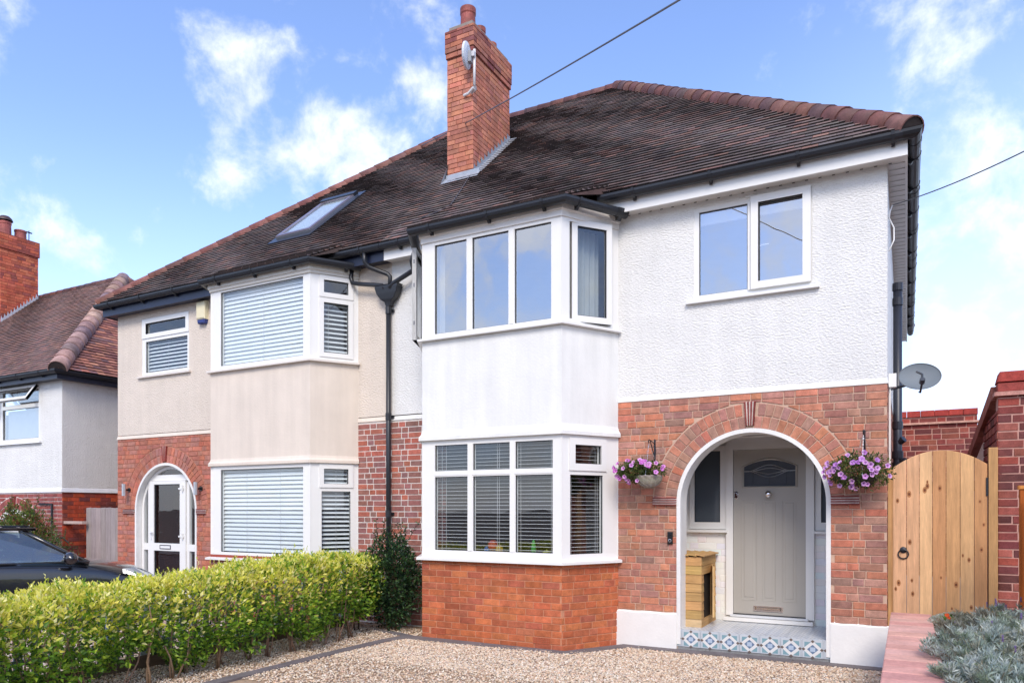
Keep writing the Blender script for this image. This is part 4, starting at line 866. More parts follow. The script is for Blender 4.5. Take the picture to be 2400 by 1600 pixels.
hip_tiles((XEL, Y0+.02, Z0+.02), (APX_L, RY, RZ+.01), .12, ce, pitch=.36, pal=[S(132, 84, 76), S(140, 90, 78), S(122, 80, 76), S(148, 98, 86)])
hip_tiles((APX_L-.02, RY, RZ), (XP, RY, RZ), .11, ce, name='ridge_tile', pitch=.3, open_end=False)
# roof window
ve = MB(); RF = Fr((-9.66, .70, roofz(.70)+.03), (1, 0, 0), NR, UP)
ve.plate(RF, (0, .80, 0, 1.62), [(.065, .735, .08, 1.50)], .06, 0, S(190, 194, 200)); ve.plate(RF, (-.09, .89, -.16, 1.78), [(0, .8, 0, 1.62)], .025, 0, S(96, 100, 108)); ve.box(RF, -.01, .81, .04, .10, 1.50, 1.63, S(90, 94, 100)); vo = ve.build('roof_window', M['metal'], ce)
mb = MB(); mb.plate(RF, (.012, .788, .012, 1.50), [(.075, .725,   .075, 1.49)], .075, .06, S(196, 180, 188)); mb.build('window_trim', M['metal'], vo)
mb = MB(); mb.face([RF.p(.06, .056, .085), RF.p(.74, .056, .085), RF.p(.74, .056, 1.505), RF.p(.06, .056, 1.505)]); mb.build('pane', M['glasslo'], vo)
mb = MB(); mb.face([RF.p(.07, .035, .085), RF.p(.73, .035, .085), RF.p(.73, .035, 1.505), RF.p(.07, .035, 1.505)], S(228, 238, 244)); mb.build('roller_blind', M['cloth'], vo)
# ================================================================== THIRD HOUSE
th = thing('end_house', 'white roughcast house with orange hipped tile roof at the far left', 'house', (-18, 4, -.95))
TX, TY, TE = -15.0, .1, 4.36; TB = 7.0
F3 = Fr((0, TY, 0), (1, 0, 0), (0, -1, 0)); S3 = Fr((TX, TY, 0), (0, 1, 0), (1, 0, 0)); TXL = -26
mb = MB(); mb.plate(F3, (TXL, TX, 2.02, TE-.1), [(-17.3, -15.75, 3.0, 4.18)], 0, -.1, WH); mb.plate(S3, (.003, TB, 2.02, TE-.1), [], .004, -.1, S(238, 234, 228)); mb.build('rendered_wall', M['rough'], th)
mb = MB(); mb.sweep([(TXL, TY), (TX, TY), (TX, TB)], [(0, .09), (.012, .07), (.03, 0), (0, -.004)], 1.96, S(232, 232, 234)); mb.build('render_band', M['smooth'], th)
TCX, TZS = -16.72, .78
mb = MB(); arch_plate(mb, F3, (TXL, TX, -1.2, 1.965), TCX, TZS, AR-.005, 0, -.2, S(222, 206, 200)); mb.plate(S3, (.003, TB, -1.2, 1.965), [], .003, -.1, S(170, 96, 76)); mb.build('brick_wall_bed', M['mortar'], th)
PAL3 = [S(166, 92, 88), S(156, 88, 86), S(176, 100, 92), S(160, 84, 78)]
its = bricks(F3, -18.3, TX, -.6, 1.95, PAL3, arch_clip(TCX, TZS, AR, AR+.25), joint=.013)
emit(its, 'brick', M['bricksm'], th, 120)
emit(voussoirs(F3, TCX, TZS, [(AR, AR+.12, 33), (AR+.125, AR+.25, 38)], PAL3), 'arch_brick', M['bricksm'], th, 60)
emit(bricks(S3, .003, 2.4, -.6, 1.95, [S(196, 84, 56), S(180, 82, 62), S(150, 76, 66), S(204, 92, 60), S(130, 72, 68)], bond='stretcher', joint=.007), 'side_wall_brick', M['brick'], th, 60)
keystone(F3, TCX, TZS+AR+.02, TZS+AR+.27, th)
mb = MB(); arch_band(mb, F3, TCX, TZS, AR-.09, AR, -.6, .02, -.2, WH); mb.build('arch_reveal', M['smooth'], th)
mb = MB(); mb.box(F3, TCX-.8, TCX+.8, -.5, -.45, -1, 1.8, S(90, 90, 96)); mb.box(F3, TXL, TX-.15, -3, -2.9, -1, 4.3, S(120, 115, 112)); mb.build('interior', M['dark'], th)
w3 = window(th, F3, (-17.3, -15.76, 3.03, 4.19), [(-17.2, -15.84, 3.10, 3.74), (-17.2, -15.84, 3.82, 4.11)], 'glass', b=-.01)
mb = MB(); mb.sweep([(-17.4, TY), (-15.70, TY)], [(-.05, .05), (.05, .03), (.06, .0), (0, 0)], 2.985, WH); mb.build('window_sill', M['white'], th)
c0 = Vector((0, TY-.02, 4.16)); an = R(-36); FT = Fr((-17.25, TY-.02, 4.16), (1, 0, 0), (0, -math.cos(an), -math.sin(an)*-1), (0, math.sin(an), math.cos(an)))
# the top-hung fanlight stands open
dn = Vector((0, -math.sin(R(34)), -math.cos(R(34)))); FT = Fr(Vector((-17.25, TY-.02, 4.16))+dn*.38, (1, 0, 0), (0, -math.cos(R(34)), math.sin(R(34))), -dn)
open_sash(w3, FT, 1.46, 0, .38, .07, b0=0)
mb = MB(); mb.face([F3.p(-17.15, -.1, 3.1), F3.p(-15.85, -.1, 3.1), F3.p(-15.85, -.1, 3.72), F3.p(-17.15, -.1, 3.72)], S(206, 212, 218)); mb.build('net_curtain', M['cloth'], w3)
tz0 = TE+.03; ty0 = TY-.25; txe = TX+.22; slope3 = .9; try_ = 3.55; trz = tz0+slope3*(try_-ty0); apx = txe-(try_-ty0)*.93
mb = MB(); mb.sweep([(TXL, ty0+.06), (txe-.06, ty0+.06), (txe-.06, TB)], [(0, -.16), (0, 0), (-.02, 0), (-.02, -.16)], tz0-.02, S(44, 48, 66), closed=True); mb.sweep([(TXL, ty0+.06), (txe-.06, ty0+.06), (txe-.06, TB)], [(-.02, -.155), (-.25, -.15)], tz0-.02, S(60, 60, 66)); mb.build('fascia', M['black'], th)
gutter([(TXL, ty0+.06), (txe-.06, ty0+.06), (txe-.06, TB+.1)], tz0-.01, th, [(x, ty0+.06, 0, -1, .016) for x in (-16.9, -16.1, -15.3)])
mb = MB(); mb.face([(TXL-2, ty0, tz0), (txe, ty0, tz0), (apx, try_, trz), (TXL-2, try_, trz)], S(60, 50, 48)); mb.face([(txe, ty0, tz0), (txe, 2*try_-ty0, tz0), (apx, try_, trz)], S(70, 56, 50)); mb.face([(txe, 2*try_-ty0, tz0), (TXL-2, 2*try_-ty0, tz0), (TXL-2, try_, trz), (apx, try_, trz)], S(90, 60, 50)); mb.build('roof_deck', M['tile'], th)
l3 = math.hypot(try_-ty0, trz-tz0); u3 = Vector((0, try_-ty0, trz-tz0)); n3_ = Vector((0, -u3.z, u3.y))
its = tiles((txe, ty0, tz0), (1, 0, 0), u3, n3_, l3, lambda s: -11.0, lambda s: -(txe-apx)*s/l3, [tuple(a*.75+b*.35 for a, b in zip(p, q_)) for p, q_ in zip(PAL_TILE, PAL_TILEO*2)], gauge=.105, th=.018, tail=S(40, 30, 28))  # dark tail colour carries the shade between the courses
u4 = Vector((-(txe-apx), 0, trz-tz0)); l4 = u4.length; n4_ = Vector((u4.z, 0, txe-apx))
its2 = tiles((txe, ty0, tz0), (0, 1, 0), u4, n4_, l4, lambda s: (try_-ty0)*s/l4, lambda s: 2*(try_-ty0)-(try_-ty0)*s/l4, [tuple(x*y for x, y in zip(c, (1.25, 1.4, 1.45))) for c in PAL_TILEO], gauge=.105, th=.02, tail=S(50, 34, 30))  # shade under each course again painted into the tail colour
emit(its+its2, 'roof_tile', M['tile'], th, 300)
hip_tiles((txe+.01, ty0+.02, tz0+.02), (apx, try_, trz), .17, th, pitch=.33, pal=[S(168, 136, 130), S(150, 128, 130), S(178, 142, 132), S(186, 152, 140)])
hip_tiles((txe, 2*try_-ty0, tz0), (apx, try_, trz), .15, th, pitch=.33, pal=[S(150, 110, 100), S(170, 126, 112)])
hip_tiles((TXL, try_, trz), (apx+.05, try_, trz), .10, th, name='ridge_tile', pitch=.33, open_end=False)
# its big chimney at the left edge of the view
def rz3(y): return tz0+slope3*(y-ty0)
hx, hy0, hy1 = -21.9, 2.42, 3.42; hw = 1.3
f_a, f_b = Fr((hx-hw, hy0, 0), (1, 0, 0), (0, -1, 0)), Fr((hx, hy0, 0), (0, 1, 0), (1, 0, 0)); HT = 9.22
mb = MB(); mb.box(f_a, .003, hw-.003, -(hy1-hy0)+.003, -.003, 5.5, HT, S(160, 92, 74)); mb.box(f_a, -.03, hw+.03, -(hy1-hy0)-.03, .03, HT-.42, HT, S(150, 84, 70)); c3 = mb.build('chimney', M['mortar'], th)
P3 = [S(214, 118, 88), S(204, 106, 78), S(220, 126, 94), S(190, 98, 78), S(164, 90, 80)]; its = []
for F, L in ((f_a, hw), (f_b, hy1-hy0)):
    its += bricks(F, 0, L, 6.2, HT-.43, P3, course=.08, joint=.008, bond='loose', proud=.004); its += bricks(Fr(F.o+F.n*.03, F.x, F.n), -.03, L+.03, HT-.42, HT, P3, course=.08, joint=.008, bond='stretcher', proud=.005)
emit([i for i in its if i[0].z > rz3(i[0].y)-.1], 'brick', M['bricksm'], c3, 150)
for (y, r, h, cap) in ((2.70, .15, .42, 1), (3.10, .15, .30, 0)):
    mb = MB(); mb.lathe((hx-.3, y, HT), [(r, 0), (r*.95, h*.8), (r*1.03, h*.85), (r*1.03, h), (r*.8, h), (r*.8, h*.5)], 20, S(170, 92, 84)); mb.build('chimney_pot', M['hip'], c3)
    if cap: mb = MB(); mb.lathe((hx-.3, y, HT+h+.03), [(.19, 0), (.17, .06), (.11, .12), (0, .15)], 20, S(84, 66, 66)); mb.build('cowl', M['lead'], c3, smooth=True)
mb = MB(); mb.tube([(hx-.3, 3.33, HT), (hx-.3, 3.33, HT+.38)], .012, 6, BLK); mb.tube([(hx-.3, 3.25, HT+.33), (hx-.3, 3.41, HT+.33)], .02, 6, BLK); mb.build('flue_terminal', M['metal'], c3)
mb = MB()
for i in range(12):
    y0 = hy0+(hy1-hy0)*i/12; y1 = hy0+(hy1-hy0)*(i+1)/12
    mb.face([(hx+.012, y0, rz3(y0)-.02), (hx+.012, y1, rz3(y1)-.02), (hx+.014, y1, rz3(y1)+.11), (hx+.014, y0, rz3(y0)+.11)], S(206, 210, 216)); mb.face([(hx+.015, y0, rz3(y0)+.1), (hx+.015, y1-.03, rz3(y1)+.07), (hx+.016, y0+.02, rz3(y0)+.23)], S(216, 220, 226))
mb.build('lead_flashing', M['lead'], c3)
mb = MB(); pz = Vector(Fr((0, 0, 0), (1, 0, 0), (0, -1, 0)).o)
mb = MB(); mb.lathe((-18.05, 6.6, 7.0), [(.3, 0), (.28, 1.0), (.32, 1.03), (.32, 1.1), (.26, 1.1)], 20, S(214, 152, 92)); mb.lathe((-18.05, 6.6, 6.0), [(.42, 0), (.42, 1.0), (0, 1.0)], 4, S(150, 90, 80)); mb.build('rear_chimney', M['hip'], th)
# ================================================================== FITTINGS AND FURNISHINGS
# shared rainwater pipe with hopper
dpz = thing('drainpipe', 'black rainwater pipe with hopper head between the cream and white houses', 'drainpipe', (-6.63, -.08, 0))
mb = MB(); hp = [(0, .0), (.0, 0)]
V = []; prof = [(-.205, 4.86, .10), (-.205, 4.82, .10), (-.18, 4.74, .09), (-.12, 4.66, .075), (-.06, 4.62, .06), (-.045, 4.56, .045)]
for w_, z, d in prof: V += [(-6.62-w_*-1 if 0 else -6.62+w_, -.02, z), (-6.62-w_, -.02, z), (-6.62-w_, -.05-d, z), (-6.62+w_, -.05-d, z)]
Fs = [(4*i+j, 4*i+(j+1) % 4, 4*(i+1)+(j+1) % 4, 4*(i+1)+j) for i in range(len(prof)-1) for j in range(4)]+[(0, 1, 2, 3)]
mb.mesh(V, Fs, BLK); mb.build('hopper_head', M['black'], dpz, bevel=.01)
mb = MB(); mb.tube([(-6.63, -.07, 4.60), (-6.63, -.07, -.1)], .036, 12, BLK); mb.build('pipe', M['black'], dpz, smooth=True)
for z in (4.50, 2.96, 1.55):
    mb = MB(); mb.tube([(-6.63, -.07, z-.05), (-6.63, -.07, z+.05)], .044, 12, BLK); mb.box(FRONT, -6.69, -6.57, 0, .03, z-.02, z+.02, BLK); mb.build('pipe_bracket', M['black'], dpz)
for pts, r in (([(-6.93, -.25, 5.34), (-6.93, -.24, 5.20), (-6.90, -.18, 5.14), (-6.62, -.10, 5.02), (-6.585, -.09, 4.98), (-6.585, -.09, 4.80)], .032),
               ([(-7.27, -.12, 5.20), (-7.29, -.12, 5.06), (-7.26, -.12, 4.98), (-7.15, -.12, 4.95), (-6.70, -.12, 4.86), (-6.66, -.12, 4.80)], .032),
               ([(-6.06, -.22, 5.20), (-6.12, -.2, 5.10), (-6.13, -.16, 5.04), (-6.15, -.13, 4.99), (-6.50, -.13, 4.86), (-6.56, -.13, 4.80)], .034)):
    mb = MB(); mb.tube(pts, r, 10, BLK); mb.build('branch_pipe', M['black'], dpz, smooth=True)
# blinds
blind('venetian_blind', 'white venetian blind behind the left column of the white house ground floor bay', FB, cols3[0][0]-.02, cols3[0][1]+.02, 1.07, 2.44, .0445, R(3), .032, -.10, 'open venetian blinds of the white house bay', (.15, .27))
blind('venetian_blind', 'white venetian blind behind the middle column of the white house ground floor bay', FB, cols3[1][0]-.02, cols3[1][1]+.02, 1.07, 2.44, .0445, R(3), .032, -.10, 'open venetian blinds of the white house bay', (.58, .63))
blind('venetian_blind', 'white venetian blind behind the right column of the white house ground floor bay', FB, cols3[2][0]-.02, cols3[2][1]+.02, 1.07, 2.44, .0445, R(3), .032, -.10, 'open venetian blinds of the white house bay', (.1, .86, .93))
blind('venetian_blind', 'narrow white venetian blind in the canted right side of the white house bay', FC, .12, .66, 1.07, 2.40, .0445, R(3), .032, -.10, 'open venetian blinds of the white house bay', (.1, .14, .82, .88))
SB = S(238, 242, 244)
blind('venetian_blind', 'wide pale blue-white blind in the cream house upstairs bay window', cFB, ax(-9.356)-.02, ax(-7.64)+.02, 3.87, 5.0, .062, R(70), .074, -.09, 'closed blinds of the cream house', (.5,), SB)
blind('venetian_blind', 'wide pale blue-white blind in the cream house ground floor bay window', cFB, ax(-9.356)-.02, ax(-7.64)+.02, .93, 2.22, .062, R(60), .072, -.09, 'closed blinds of the cream house', (.3, .7), SB)
blind('venetian_blind', 'narrow blind in the right side light of the cream house upstairs bay', cFC, .2, .6, 3.90, 4.64, .062, R(35), .065, -.09, 'closed blinds of the cream house', (.2,), SB)
blind('venetian_blind', 'narrow blind in the right side light of the cream house ground floor bay', cFC, .17, .62, .93, 2.2, .062, R(30), .065, -.09, 'closed blinds of the cream house', (.5,), SB)
blind('venetian_blind', 'small white blind in the cream house window above its front door', FRONT, -12.235, -11.1, 4.09, 4.68, .06, R(40), .06, -.09, 'closed blinds of the cream house', (.5,), SB)
def curtain(label, F, a0, a1, c0, c1, b, colr, name='curtain', folds=6, flare=0):
    mb = MB(); n = folds*8; pa = None
    for i in range(n+1):
        f = i/n; a = a0+(a1-a0)*f; bb = b+.028*math.sin(f*folds*2*math.pi)+.012*math.sin(f*folds*5.3); at = a+flare*(.5-f)
        cur = (F.p(at, bb, c1), F.p(a, bb*1.0, c0))
        if pa: mb.face([pa[0], cur[0], cur[1], pa[1]], colr)
        pa = cur
    return tag(mb.build(name, M['cloth'], None, smooth=True), label, 'curtain')
curtain('off-white gathered curtain seen through the open right light of the upstairs bay', FC, .26, .70, 3.86, 5.03, -.20, S(190, 196, 196), folds=5)
curtain('thin white curtain edge at the left of the upstairs bay windows', FB, .12, .24, 3.87, 5.02, -.16, S(205, 210, 212), folds=2)
mb = MB(); mb.box(FRONT, -2.15, -1.0, -.11, -.085, 4.955, 5.10, S(214, 218, 226)); tag(mb.build('roller_blind', M['cloth'], None), 'rolled white blind across the top of the upper right casement window', 'blind')
# toys on the bay sill
t = thing('toy_ball', 'red and yellow toy behind the blind in the middle pane of the lower bay', 'toy', tuple(FB.p(.95, -.2, 1.05)))
mb = MB(); mb.lathe(FB.p(.95, -.2, 1.09), [(.07*math.sin(math.pi*i/10), .07-.07*math.cos(math.pi*i/10)) for i in range(11)], 14, S(210, 70, 50)); mb.build('ball', M['plain'], t, smooth=True)
mb = MB(); mb.lathe(FB.p(.87, -.18, 1.05), [(.04*math.sin(math.pi*i/8), .05-.05*math.cos(math.pi*i/8)) for i in range(9)], 12, S(60, 110, 190)); mb.lathe(FB.p(1.05, -.18, 1.05), [(.05*math.sin(math.pi*i/8), .06-.06*math.cos(math.pi*i/8)) for i in range(9)], 12, S(230, 190, 70)); mb.build('block', M['plain'], t, smooth=True)
t = thing('toy_figure', 'green and yellow toy behind the blind in the right pane of the lower bay', 'toy', tuple(FB.p(1.52, -.2, 1.05)))
mb = MB(); mb.lathe(FB.p(1.52, -.2, 1.03), [(0, 0), (.035, .02), (.03, .12), (.015, .2), (0, .22)], 10, S(90, 200, 90)); mb.build('body', M['plain'], t, smooth=True)
mb = MB(); mb.lathe(FB.p(1.70, -.2, 1.03), [(0, 0), (.06, .01), (.05, .07), (0, .1)], 10, S(190, 190, 90)); mb.build('base', M['plain'], t, smooth=True)
# doorbell
t = thing('video_doorbell', 'black video doorbell on the brickwork left of the porch arch', 'doorbell', (-2.477, -.01, 1.27))
mb = MB(); mb.plank([(-2.508, 1.20), (-2.446, 1.20), (-2.446, 1.348), (-2.508, 1.348)], FRONT, .006, .034, S(26, 26, 28), 0, .008); mb.build('case', M['black'], t)
mb = MB(); mb.lathe(FRONT.p(-2.477, .034, 1.245), [(.016, 0), (.019, .003), (.013, .004), (.012, .001)], 20, S(210, 210, 215), axis=(0, -1, 0)); mb.build('button', M['metal'], t)
mb = MB(); mb.lathe(FRONT.p(-2.477, .034, 1.315), [(.012, 0), (.010, .004), (0, .005)], 14, S(20, 20, 30), axis=(0, -1, 0)); mb.build('lens', M['glaze'], t)
# alarm box
t = thing('alarm_box', 'cream and blue alarm box under the eaves of the cream house', 'alarm', (-10.65, -.02, 5.0))
mb = MB(); mb.plank([(-10.76, 4.87), (-10.55, 4.87), (-10.54, 5.18), (-10.77, 5.18)], FRONT, .0, .085, S(236, 226, 190), 0, .02); mb.build('case', M['plain'], t)
mb = MB(); mb.plank([(-10.74, 4.80), (-10.57, 4.80), (-10.555, 4.867), (-10.755, 4.867)], FRONT, .0, .080, S(50, 66, 130), 0, .02); mb.build('lens', M['plain'], t)
# wall lamps by the cream house door
for a, lb in ((-12.68, 'stainless steel wall lamp left of the cream house arch'), (-10.72, 'stainless steel wall lamp right of the cream house arch')):
    t = thing('wall_lamp', lb, 'lamp', (a, -.05, 1.97), 'wall lamps of the cream house')
    mb = MB(); mb.tube([FRONT.p(a, .12, 1.86), FRONT.p(a, .12, 2.08)], .036, 14, (.62, .62, .63)); mb.build('cylinder_body', M['metal'], t, smooth=False)
    mb = MB(); mb.tube([FRONT.p(a, .0, 1.97), FRONT.p(a, .1, 1.97)], .018, 8, S(60, 60, 60)); mb.lathe(FRONT.p(a, .01, 1.97), [(.04, 0), (.04, .012), (0, .012)], 14, S(70, 70, 70), axis=(0, -1, 0)); mb.build('wall_mount', M['metal'], t)
# chimney antenna
t = thing('dish_antenna', 'white round antenna on a pole at the chimney corner', 'antenna', (-6.12, 1.50, 8.4))
mb = MB(); mb.tube([(-6.10, 1.46, 8.40), (-6.10, 1.46, 8.98)], .021, 10, S(226, 226, 226)); mb.build('pole', M['plain'], t, smooth=True)
mb = MB(); mb.tube([(-6.10, 1.46, 8.44), (-6.12, 1.50, 8.36), (-6.2, 1.54, 8.34)], .016, 8, S(220, 220, 220)); mb.tube([(-6.10, 1.46, 8.44), (-6.13, 1.56, 8.40), (-6.19, 1.6, 8.40)], .016, 8, S(220, 220, 220)); mb.tube([(-6.34, 1.53, 8.34), (-6.24, 1.50, 8.33), (-6.12, 1.47, 8.38)], .022, 8, S(226, 226, 226)); mb.build('wall_clamp', M['plain'], t)
dax = Vector((-1, -.25, .06)).normalized(); dc = Vector((-6.20, 1.40, 8.88))
mb = MB(); mb.lathe(dc, [(0, -.03), (.14, -.03), (.195, -.01), (.20, .0), (.20, .022), (.185, .03), (0, .045)], 32, S(214, 220, 228), axis=dax); mb.build('radome', M['plain'], t)
mb = MB(); bx_ = Fr(dc-dax*.03, dax.cross(Vector((0, 0, 1))), -dax); mb.box(bx_, -.05, .05, 0, .05, -.12, .05, S(150, 154, 160)); mb.box(bx_, -.03, .03, .03, .10, -.03, .05, S(200, 200, 205)); mb.build('feed_housing', M['plain'], t)
# satellite dish on the side wall
t = thing('satellite_dish', 'grey satellite dish on the side wall above the wooden gate', 'satellite dish', (-.1, 1.5, 3.1))
dc = Vector((.135, 1.55, 3.20)); dax = Vector((.10, -.93, .36)).normalized(); ea = Vector((1, 0, 0)); ea = (ea-dax*ea.dot(dax)).normalized(); eb = dax.cross(ea)
if eb.z < 0: eb = -eb
V = []; Fs = []; nr, na = 6, 36
for i in range(nr+1):
    for k in range(na):
        r = i/nr; th_ = 2*math.pi*k/na; V.append(dc+ea*(.225*r*math.cos(th_))+eb*(.175*r*math.sin(th_))+dax*(.045*r*r))
for i in range(nr):
    for k in range(na): Fs.append((i*na+k, i*na+(k+1) % na, (i+1)*na+(k+1) % na, (i+1)*na+k))
mb = MB(); mb.mesh(V, Fs, S(112, 122, 130)); mb.tube([V[nr*na+k % na] for k in range(na+1)], .006, 5, S(110, 116, 122)); mb.build('reflector', M['plain'], t, smooth=True)
mb = MB(); lnb = dc+dax*.26-eb*.20; mb.tube([dc-eb*.19, dc-eb*.24+dax*.08, lnb], .012, 6, S(60, 64, 70)); mb.tube([lnb-dax*.03, lnb+dax*.03+eb*.02], .03, 10, S(66, 70, 76)); mb.tube([lnb+eb*.0, lnb+eb*.10, lnb+eb*.14-ea*.06], .014, 6, S(60, 64, 70)); mb.build('feed_arm', M['black'], t)
mb = MB(); mb.tube([dc-dax*.01, dc-dax*.10, (-.18, 1.62, 3.10)], .018, 8, S(80, 84, 90)); mb.build('wall_arm', M['black'], t)
# soil pipe and white corner box on the side wall
t = thing('soil_pipe', 'black soil pipe running up the side wall behind the gate', 'drainpipe', (-.105, 2.6, -.2))
mb = MB(); mb.tube([(-.107, 2.62, -.2), (-.107, 2.62, 4.66)], .055, 14, S(44, 48, 60)); mb.build('pipe', M['black'], t, smooth=True)
for z, r in ((4.62, .064), (4.42, .064), (2.75, .066), (2.35, .07), (2.2, .066)): mb = MB(); mb.tube([(-.107, 2.62, z-.05), (-.107, 2.62, z+.05)], r, 14, S(38, 40, 50)); mb.build('socket', M['black'], t)
mb = MB(); mb.tube([(-.107, 2.62, 2.5), (-.03, 2.57, 2.56)], .045, 10, S(38, 40, 50)); mb.tube([(-.107, 2.62, 2.28), (.0, 2.57, 2.26)], .04, 10, S(38, 40, 50)); mb.build('branch', M['black'], t)
mb = MB(); mb.box(FRONT, -.178, -.10, -.72, -.62, 2.98, 3.13, WH); mb.box(FRONT, -.175, -.155, -.69, -.65, -.1, 2.98, WH); tag(mb.build('cable_trunking', M['white'], None), 'white plastic cable box and trunking on the side wall corner', 'trunking')
# ---- overhead lines
def ray(u, v): a = (u-1200)/1714; b = (1192-v)/1714; s, c = math.sin(R(28.35)), math.cos(R(28.35)); return Vector((-s+a*c, c+a*s, b))
def at(u, v, t): return CAMP+ray(u, v)*t
def cable(label, p, q, r, colr, sag=.0, n=24, mat='black', name='overhead_cable'):
    mb = MB(); P, Q = Vector(p), Vector(q); mb.tube([P.lerp(Q, i/n)-Vector((0, 0, sag*4*(i/n)*(1-i/n))) for i in range(n+1)], r, 5, colr, cap=False)
    return tag(mb.build(name, M[mat], None), label, 'cable')
hq = at(896, 402, 15.2)
cable('thin overhead cable crossing the sky and passing in front of the brick chimney', at(1660, -40, 5.5), (-8.95, 3.95, 9.18), .0085, S(96, 92, 92), .05)
cable('thin overhead cable from the right edge of view to the white house corner', at(2470, 320, 5.6), (-.13, .55, 4.98), .006, S(60, 62, 68), .04)
cable('unseen cable added behind the camera to vary the reflections in the panes', (-30, -15, 7.6), (20, -13, 7.9), .02, S(40, 40, 44), .5)  # added out of view, only to give the panes a line to reflect
mb = MB(); mb.tube([(-.14, .56, 4.98), (-.16, .5, 4.9), (-.17, .42, 4.80), (-.12, .36, 4.66), (-.12, .34, 4.52), (-.165, .3, 4.40)], .007, 6, WH); tag(mb.build('cable_tail', M['white'], None, smooth=True), 'white looped cable tail hanging at the corner under the soffit', 'cable')
mb = MB(); mb.tube([(-6.19+.02, 1.42, roofz(1.42)+.05), (-6.0, .9, roofz(.9)+.06), (-5.86, .4, 6.06), (-5.72, -.1, 5.76), (-5.66, -.6, 5.48)], .007, 5, S(80, 80, 84)); tag(mb.build('roof_cable', M['black'], None), 'grey cable lying down the roof tiles from the chimney to the bay gutter', 'cable')
# ---- cat house in the porch
t = thing('wooden_cat_house', 'tall wooden slatted cat house beside the front door', 'pet house', (-2.35, .55, .2))
wc = lambda: jit(S(196, 156, 100), .1, .05)
kx0, kx1, ky0, ky1, kz0, kz1 = -2.60, -2.168, .225, .95, .198, 1.045
KF = Fr((kx0, ky0, kz0), (1, 0, 0), (0, -1, 0)); KR = Fr((kx1, ky0, kz0), (0, 1, 0), (1, 0, 0)); kw, kd = kx1-kx0, ky1-ky0
mb = MB(); mb.box(KF, .012, kw-.012, -kd+.012, -.012, .09, .84, S(40, 30, 20)); mb.build('carcass', M['dark'], t)
for i in range(8):
    mb = MB(); z0 = .0 if i == 0 else .098+(i-1)*.107; z1 = z0+(.095 if i == 0 else .104); tiltb = .006
    c = wc() if i else S(214, 184, 140); V = [KF.p(a, b, z) for a in (-.006, kw+.004) for b, z in ((-.01, z0), (.012, z0), (.004, z1), (-.01, z1))]
    mb.mesh(V, [(0, 1, 5, 4), (1, 2, 6, 5), (2, 3, 7, 6), (0, 3, 2, 1), (4, 5, 6, 7)], c); mb.build('board', M['woodx'], t)
for i in range(8):
    z0 = .0 if i == 0 else .098+(i-1)*.107; z1 = z0+(.095 if i == 0 else .104); c = wc()
    segs = [(0.004, kd)] if (i == 0 or i >= 6) else [(.004, .10), (.50, kd)]
    for p, q_ in segs:
        mb = MB(); V = [KR.p(a, b, z) for a in (p, q_) for b, z in ((-.01, z0), (.010, z0), (.003, z1), (-.01, z1))]
        mb.mesh(V, [(0, 1, 5, 4), (1, 2, 6, 5), (2, 3, 7, 6), (0, 3, 2, 1), (4, 5, 6, 7)], c); mb.build('board', M['woodx'], t)
mb = MB(); mb.box(KR, .099, .11, -.2, .0, .1, .72, S(30, 22, 16)); mb.build('opening_jamb', M['dark'], t)
DH = Fr(KR.p(.50, .02, 0)+Vector((.075, -.27, 0)), Vector((-.27, .96, 0)).normalized(), Vector((.96, .27, 0)).normalized())
mb = MB(); mb.box(DH, -.01, .28, -.015, .006, .10, .72, S(220, 184, 130)); o = mb.build('flap_door', M['wood'], t)
for i in range(5):
    mb = MB(); V = [DH.p(a, b, z) for a in (-.005, .275) for b, z in ((.006, .11+i*.125), (.024, .11+i*.125), (.009, .23+i*.125), (.006, .23+i*.125))]; mb.mesh(V, [(0, 1, 5, 4), (1, 2, 6, 5), (2, 3, 7, 6), (0, 3, 2, 1), (4, 5, 6, 7)], wc()); mb.build('board', M['woodx'], o)
for i in range(5):
    mb = MB(); x0 = -.02+i*.096; V = [KF.p(a, b, z) for b in (-kd-.01, .03) for a, z in ((x0, .85+.018), (x0+.112, .85+.002), (x0+.112, .85+.014), (x0, .85+.032))]
    mb.mesh(V, [(0, 1, 5, 4), (1, 2, 6, 5), (2, 3, 7, 6), (3, 0, 4, 7), (0, 3, 2, 1), (4, 5, 6, 7)], wc()); mb.build('roof_slat', M['wood'], t)
# ---- garden gate
t = thing('garden_gate', 'arch-topped tan wooden side gate with a black ring handle', 'gate', (.27, .03, 0))
GX0, GX1 = -.125, .705; edges = [GX0, .0, .115, .232, .352, .474, .594, GX1]; gmid = (GX0+GX1)/2+.01
gt = lambda x: 2.035+.18*(1-((x-gmid)/(.44))**2)
GF = Fr((0, .05, 0), (1, 0, 0), (0, -1, 0)); wood_g = [S(212, 160, 112), S(220, 170, 120), S(206, 152, 102), S(226, 180, 134)]
for i in range(7):
    a0, a1 = edges[i]+.002, edges[i+1]-.002; top = [(a0+(a1-a0)*k/4, gt(a0+(a1-a0)*k/4)) for k in range(5)]
    mb = MB(); mb.plank([(a0, .05), (a1, .05)]+top[::-1], GF, 0, .02, jit(random.choice(wood_g), .06, .04), 0, .004); mb.build('board', M['wood'], t)
    kn = MB()
    for _ in range(random.choice((2, 3, 4))):
        x, z = random.uniform(a0+.02, a1-.02), random.uniform(.6, 2.0); r_ = random.uniform(.005, .011)
        kn.face([GF.p(x+r_*math.cos(k), .0205, z+r_*1.5*math.sin(k)) for k in [2*math.pi*j/9 for j in range(9)]], S(112, 66, 40))
        kn.face([GF.p(x+r_*1.9*math.cos(k), .0202, z+r_*3.4*math.sin(k)) for k in [2*math.pi*j/9 for j in range(9)]], S(180, 124, 80))
    kn.build('knot', M['wood'], t, kind='stuff')
